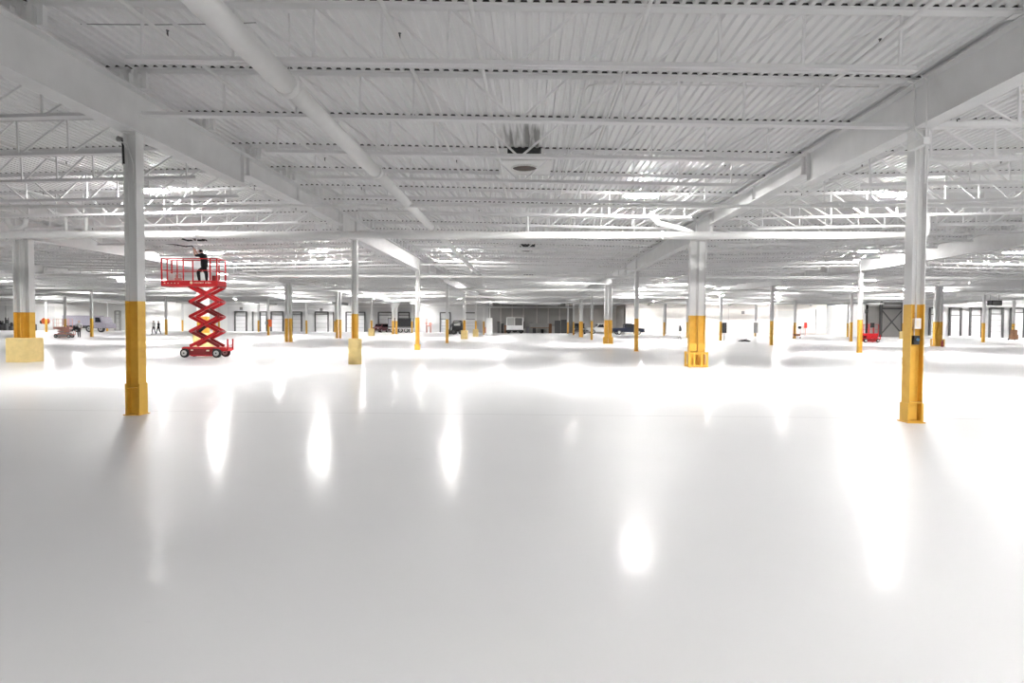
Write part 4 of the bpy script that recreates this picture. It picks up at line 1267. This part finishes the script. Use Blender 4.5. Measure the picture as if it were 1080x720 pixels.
# orange fire-point sign left, red one right
Yt = row_y(6) - 0.16
q = at(285.3, 340.2, Yt)
c = thing('fire_point', 'orange-red board hung on the thin column left of the twin dark columns', 'sign', (q.x, Yt, 0))
part('board', MB().box(-0.22, 0.16, -0.03, 0.0, 1.0, 1.85), M['orange'], c)
part('bracket', MB().box(-0.24, -0.16, 0, 0.05, 0.9, 1.9), M['gold'], c)
part('side_box', MB().box(-0.62, -0.32, -0.08, 0.05, 1.25, 1.65), M['grey'], c)
Yt = YM - 0.4
c = thing('fire_point', 'red board on a slim stand before the white wall on the right', 'sign', (bx(849.5, Yt), Yt, 0))
part('board', MB().box(-0.22, 0.22, -0.04, 0, 1.1, 1.95), M['brightred'], c)
part('stand_post', MB().box(-0.03, 0.03, 0.0, 0.05, 0, 1.9), M['palered'], c)
part('stand_foot', MB().box(-0.2, 0.2, -0.15, 0.15, 0, 0.03), M['grey'], c)
# extinguisher by the guarded column on the right
c = thing('fire_extinguisher', 'red fire extinguisher standing beside the guarded twin column at right', 'fire extinguisher', (at(993.6, 365, 44.6).x, 44.6, 0))
part('cylinder', MB().tube([(0, 0, 0), (0, 0, 0.02), (0, 0, 0.36), (0, 0, 0.42), (0, 0, 0.44)], [0.06, 0.07, 0.07, 0.04, 0.025], 16), M['darkred'], c)
part('valve_handle', MB().box(-0.02, 0.07, -0.012, 0.012, 0.44, 0.47).box(-0.01, 0.08, -0.012, 0.012, 0.48, 0.495), M['black'], c)
part('hose', MB().tube([(0.03, 0, 0.45), (0.09, 0, 0.36), (0.085, 0, 0.2)], 0.012, 8), M['black'], c)
# control panels on columns to the right
for (px_, n_, r_, m_, lb) in ((797, 3, 7, 'grey', 'grey control cabinet fixed on a thin post before the white wall'), (764, 2, 5, 'black', 'tall black control panel on the column right of the twin guarded column')):
    Yt = row_y(r_) - 0.22
    zt0 = at(px_, 351, Yt).z; zt1 = at(px_, 340, Yt).z
    c = thing('electrical_cabinet', lb, 'electrical cabinet', (bx(px_, Yt), Yt, 0))
    ww = 0.31 if n_ == 3 else 0.18
    part('enclosure', MB().box(-ww, ww, -0.12, 0.1, zt0, zt1), M[m_], c)
    part('door', MB().box(-ww + 0.03, ww - 0.03, -0.14, -0.121, zt0 + 0.04, zt1 - 0.04), M[m_], c)
    part('conduit', MB().tube([(0, 0, 0.0), (0, 0, zt0)], 0.04, 8), M['grey'], c)
# low black machine on the floor
q = at(785, 360, 54.8)
c = thing('floor_sweeper', 'low flat black machine lying on the white floor at right', 'machine', (q.x, 54.8, 0))
part('deck_shell', MB().prism([(-0.45, 0.03), (0.45, 0.03), (0.42, 0.1), (0.2, 0.17), (-0.12, 0.2), (-0.4, 0.1)], 'y', -0.35, 0.35), M['black'], c)
part('grip', MB().bar((-0.1, -0.1, 0.18), (0.2, -0.1, 0.24), 0.05, 0.04), M['darkgrey'], c)
for sx in (-0.3, 0.3): part('wheel', MB().tube([(sx, -0.36, 0.05), (sx, 0.36, 0.05)], 0.05, 10), M['black'], c)
# thin dark stand on the right
q = at(717, 358, 61.5)
c = thing('tripod_stand', 'thin dark stand with a dark case alone on the floor at right', 'stand', (q.x, 61.5, 0))
part('pole', MB().tube([(0, 0, 0.25), (0, 0, 1.5)], 0.025, 8), M['grey'], c)
part('case', MB().prism([(-0.1, 0.85), (0.12, 0.85), (0.15, 1.05), (0.05, 1.4), (-0.06, 1.4)], 'y', -0.1, 0.1), M['black'], c)
for k in range(3):
    t_ = 2 * PI * k / 3 + 0.4
    part('leg', MB().bar((0, 0, 0.4), (0.22 * math.cos(t_), 0.22 * math.sin(t_), 0.012), 0.03, 0.03), M['darkgrey'], c)
# red framed cart round the column row six right
Yt = row_y(6)
X = line_x(3)
c = thing('hose_cart', 'red tube cart standing round the grey-shaded column before the white wall', 'cart', (X, Yt - 0.5, 0))
part('frame', MB().bar((-0.4, 0, 0.05), (-0.4, 0, 1.5), 0.05, 0.05).bar((0.4, 0, 0.05), (0.4, 0, 1.2), 0.05, 0.05).bar((-0.4, 0, 0.35), (0.4, 0, 0.35), 0.06, 0.06).bar((-0.4, 0, 0.75), (0.4, 0, 0.75), 0.04, 0.04), M['palered'], c)
part('hose_reel', MB().tube([(0.3, -0.15, 1.25), (0.3, 0.1, 1.25)], 0.16, 14), M['black'], c)
part('tray', MB().box(-0.3, 0.3, -0.2, 0.2, 0.28, 0.52), M['wood'], c)
for sx in (-0.4, 0.4): part('wheel', MB().tube([(sx - 0.02, 0, 0.1), (sx + 0.02, 0, 0.1)], 0.1, 12), M['black'], c)
# dark heater hung under the roof at far right
q = at(1049, 319.5, 60.0)
c = thing('unit_heater', 'black box heater hanging under the roof at the right edge', 'heater', (q.x, 60.0, q.z))
part('casing', MB().box(-0.48, 0.48, -0.3, 0.3, -0.22, 0.25), M['black'], c)
part('louvre', MB().box(-0.4, 0.4, -0.33, -0.301, -0.15, 0.18), M['darkgrey'], c)
part('hanger_rod', MB().tube([(-0.4, 0, 0.25), (-0.4, 0, roof_z(q.x) - q.z - 0.02)], 0.012, 6).tube([(0.4, 0, 0.25), (0.4, 0, roof_z(q.x) - q.z - 0.02)], 0.012, 6), M['grey'], c)
# wall vents and small exit lamps
for px_, py_, Y_ in ((783.5, 329.5, YM), (914, 328.5, YR), (254.5, 325.3, Y1), (339, 326.5, Y1)):
    q = at(px_, py_, Y_)
    c = thing('wall_vent', {783.5: 'small grey louvre vent on the white wall at right', 914: 'dark vent high on the grey wall behind the dark red lift', 254.5: 'small dark vent over the first dock door from the left', 339: 'small dark vent over the dock door left of the twin columns'}[px_], 'vent', (q.x, Y_ - 0.03, q.z))
    part('frame', MB().box(-0.26, 0.26, -0.05, 0.0, -0.24, 0.24), M['grey'], c)
    sl = MB()
    for k in range(4): sl.box(-0.22, 0.22, -0.07, -0.051, -0.2 + k * 0.11, -0.14 + k * 0.11)
    part('louvre', sl, M['darkgrey'], c)
# brown stand at the right edge
Yt = row_y(6) - 0.1
c = thing('hand_truck', 'brown crates on a hand truck by the column at the right edge', 'hand truck', (at(1069, 356, 68).x, 68.0, 0))
part('crate_stack', MB().box(-0.3, 0.3, -0.25, 0.25, 0.12, 0.6).box(-0.22, 0.24, -0.2, 0.2, 0.6, 1.15), M['wood'], c)
part('frame', MB().box(-0.3, -0.25, 0.26, 0.3, 0.05, 1.5).box(0.25, 0.3, 0.26, 0.3, 0.05, 1.5).box(-0.3, 0.3, 0.26, 0.3, 1.45, 1.5).box(-0.3, 0.3, -0.25, 0.3, 0.08, 0.12), M['darkgrey'], c)
for sx in (-0.33, 0.33): part('wheel', MB().tube([(sx - 0.03, 0.28, 0.1), (sx + 0.03, 0.28, 0.1)], 0.1, 12), M['black'], c)

# ------------------------------------------------------------------ camera, world, view
cam = bpy.data.cameras.new('camera')
cam.sensor_width = 36.0
cam.lens = F / 1080 * 36.0
cam.clip_end = 400
co = bpy.data.objects.new('camera', cam)
C.objects.link(co)
co.location = (0, 0, CH)
cy, sy, cp, sp = math.cos(YAW), math.sin(YAW), math.cos(PITCH), math.sin(PITCH)
right = Vector((cy, -sy, 0)); fwd0 = Vector((sy, cy, 0))
fwd = fwd0 * cp + Vector((0, 0, sp)); upv = fwd0 * (-sp) + Vector((0, 0, cp))
cr, sr = math.cos(ROLL), math.sin(ROLL)
# picture turned clockwise by ROLL: the camera leans the other way
r2 = right * cr + upv * sr
u2 = upv * cr - right * sr
co.matrix_world = Matrix(((r2.x, u2.x, -fwd.x, 0), (r2.y, u2.y, -fwd.y, 0), (r2.z, u2.z, -fwd.z, CH), (0, 0, 0, 1)))
sc = bpy.context.scene
sc.camera = co
w = bpy.data.worlds.new('world'); sc.world = w
w.use_nodes = True
w.node_tree.nodes['Background'].inputs[0].default_value = (0.8, 0.85, 0.9, 1)
w.node_tree.nodes['Background'].inputs[1].default_value = 0.3
sc.view_settings.view_transform = 'Standard'
sc.view_settings.look = 'None'
sc.view_settings.exposure = 0.0
sc.view_settings.gamma = 1.0
sc.view_settings.use_curve_mapping = False
sc.cycles.use_denoising = True
sc.cycles.diffuse_bounces = 7
sc.cycles.max_bounces = 10
sc.cycles.sample_clamp_indirect = 6.0
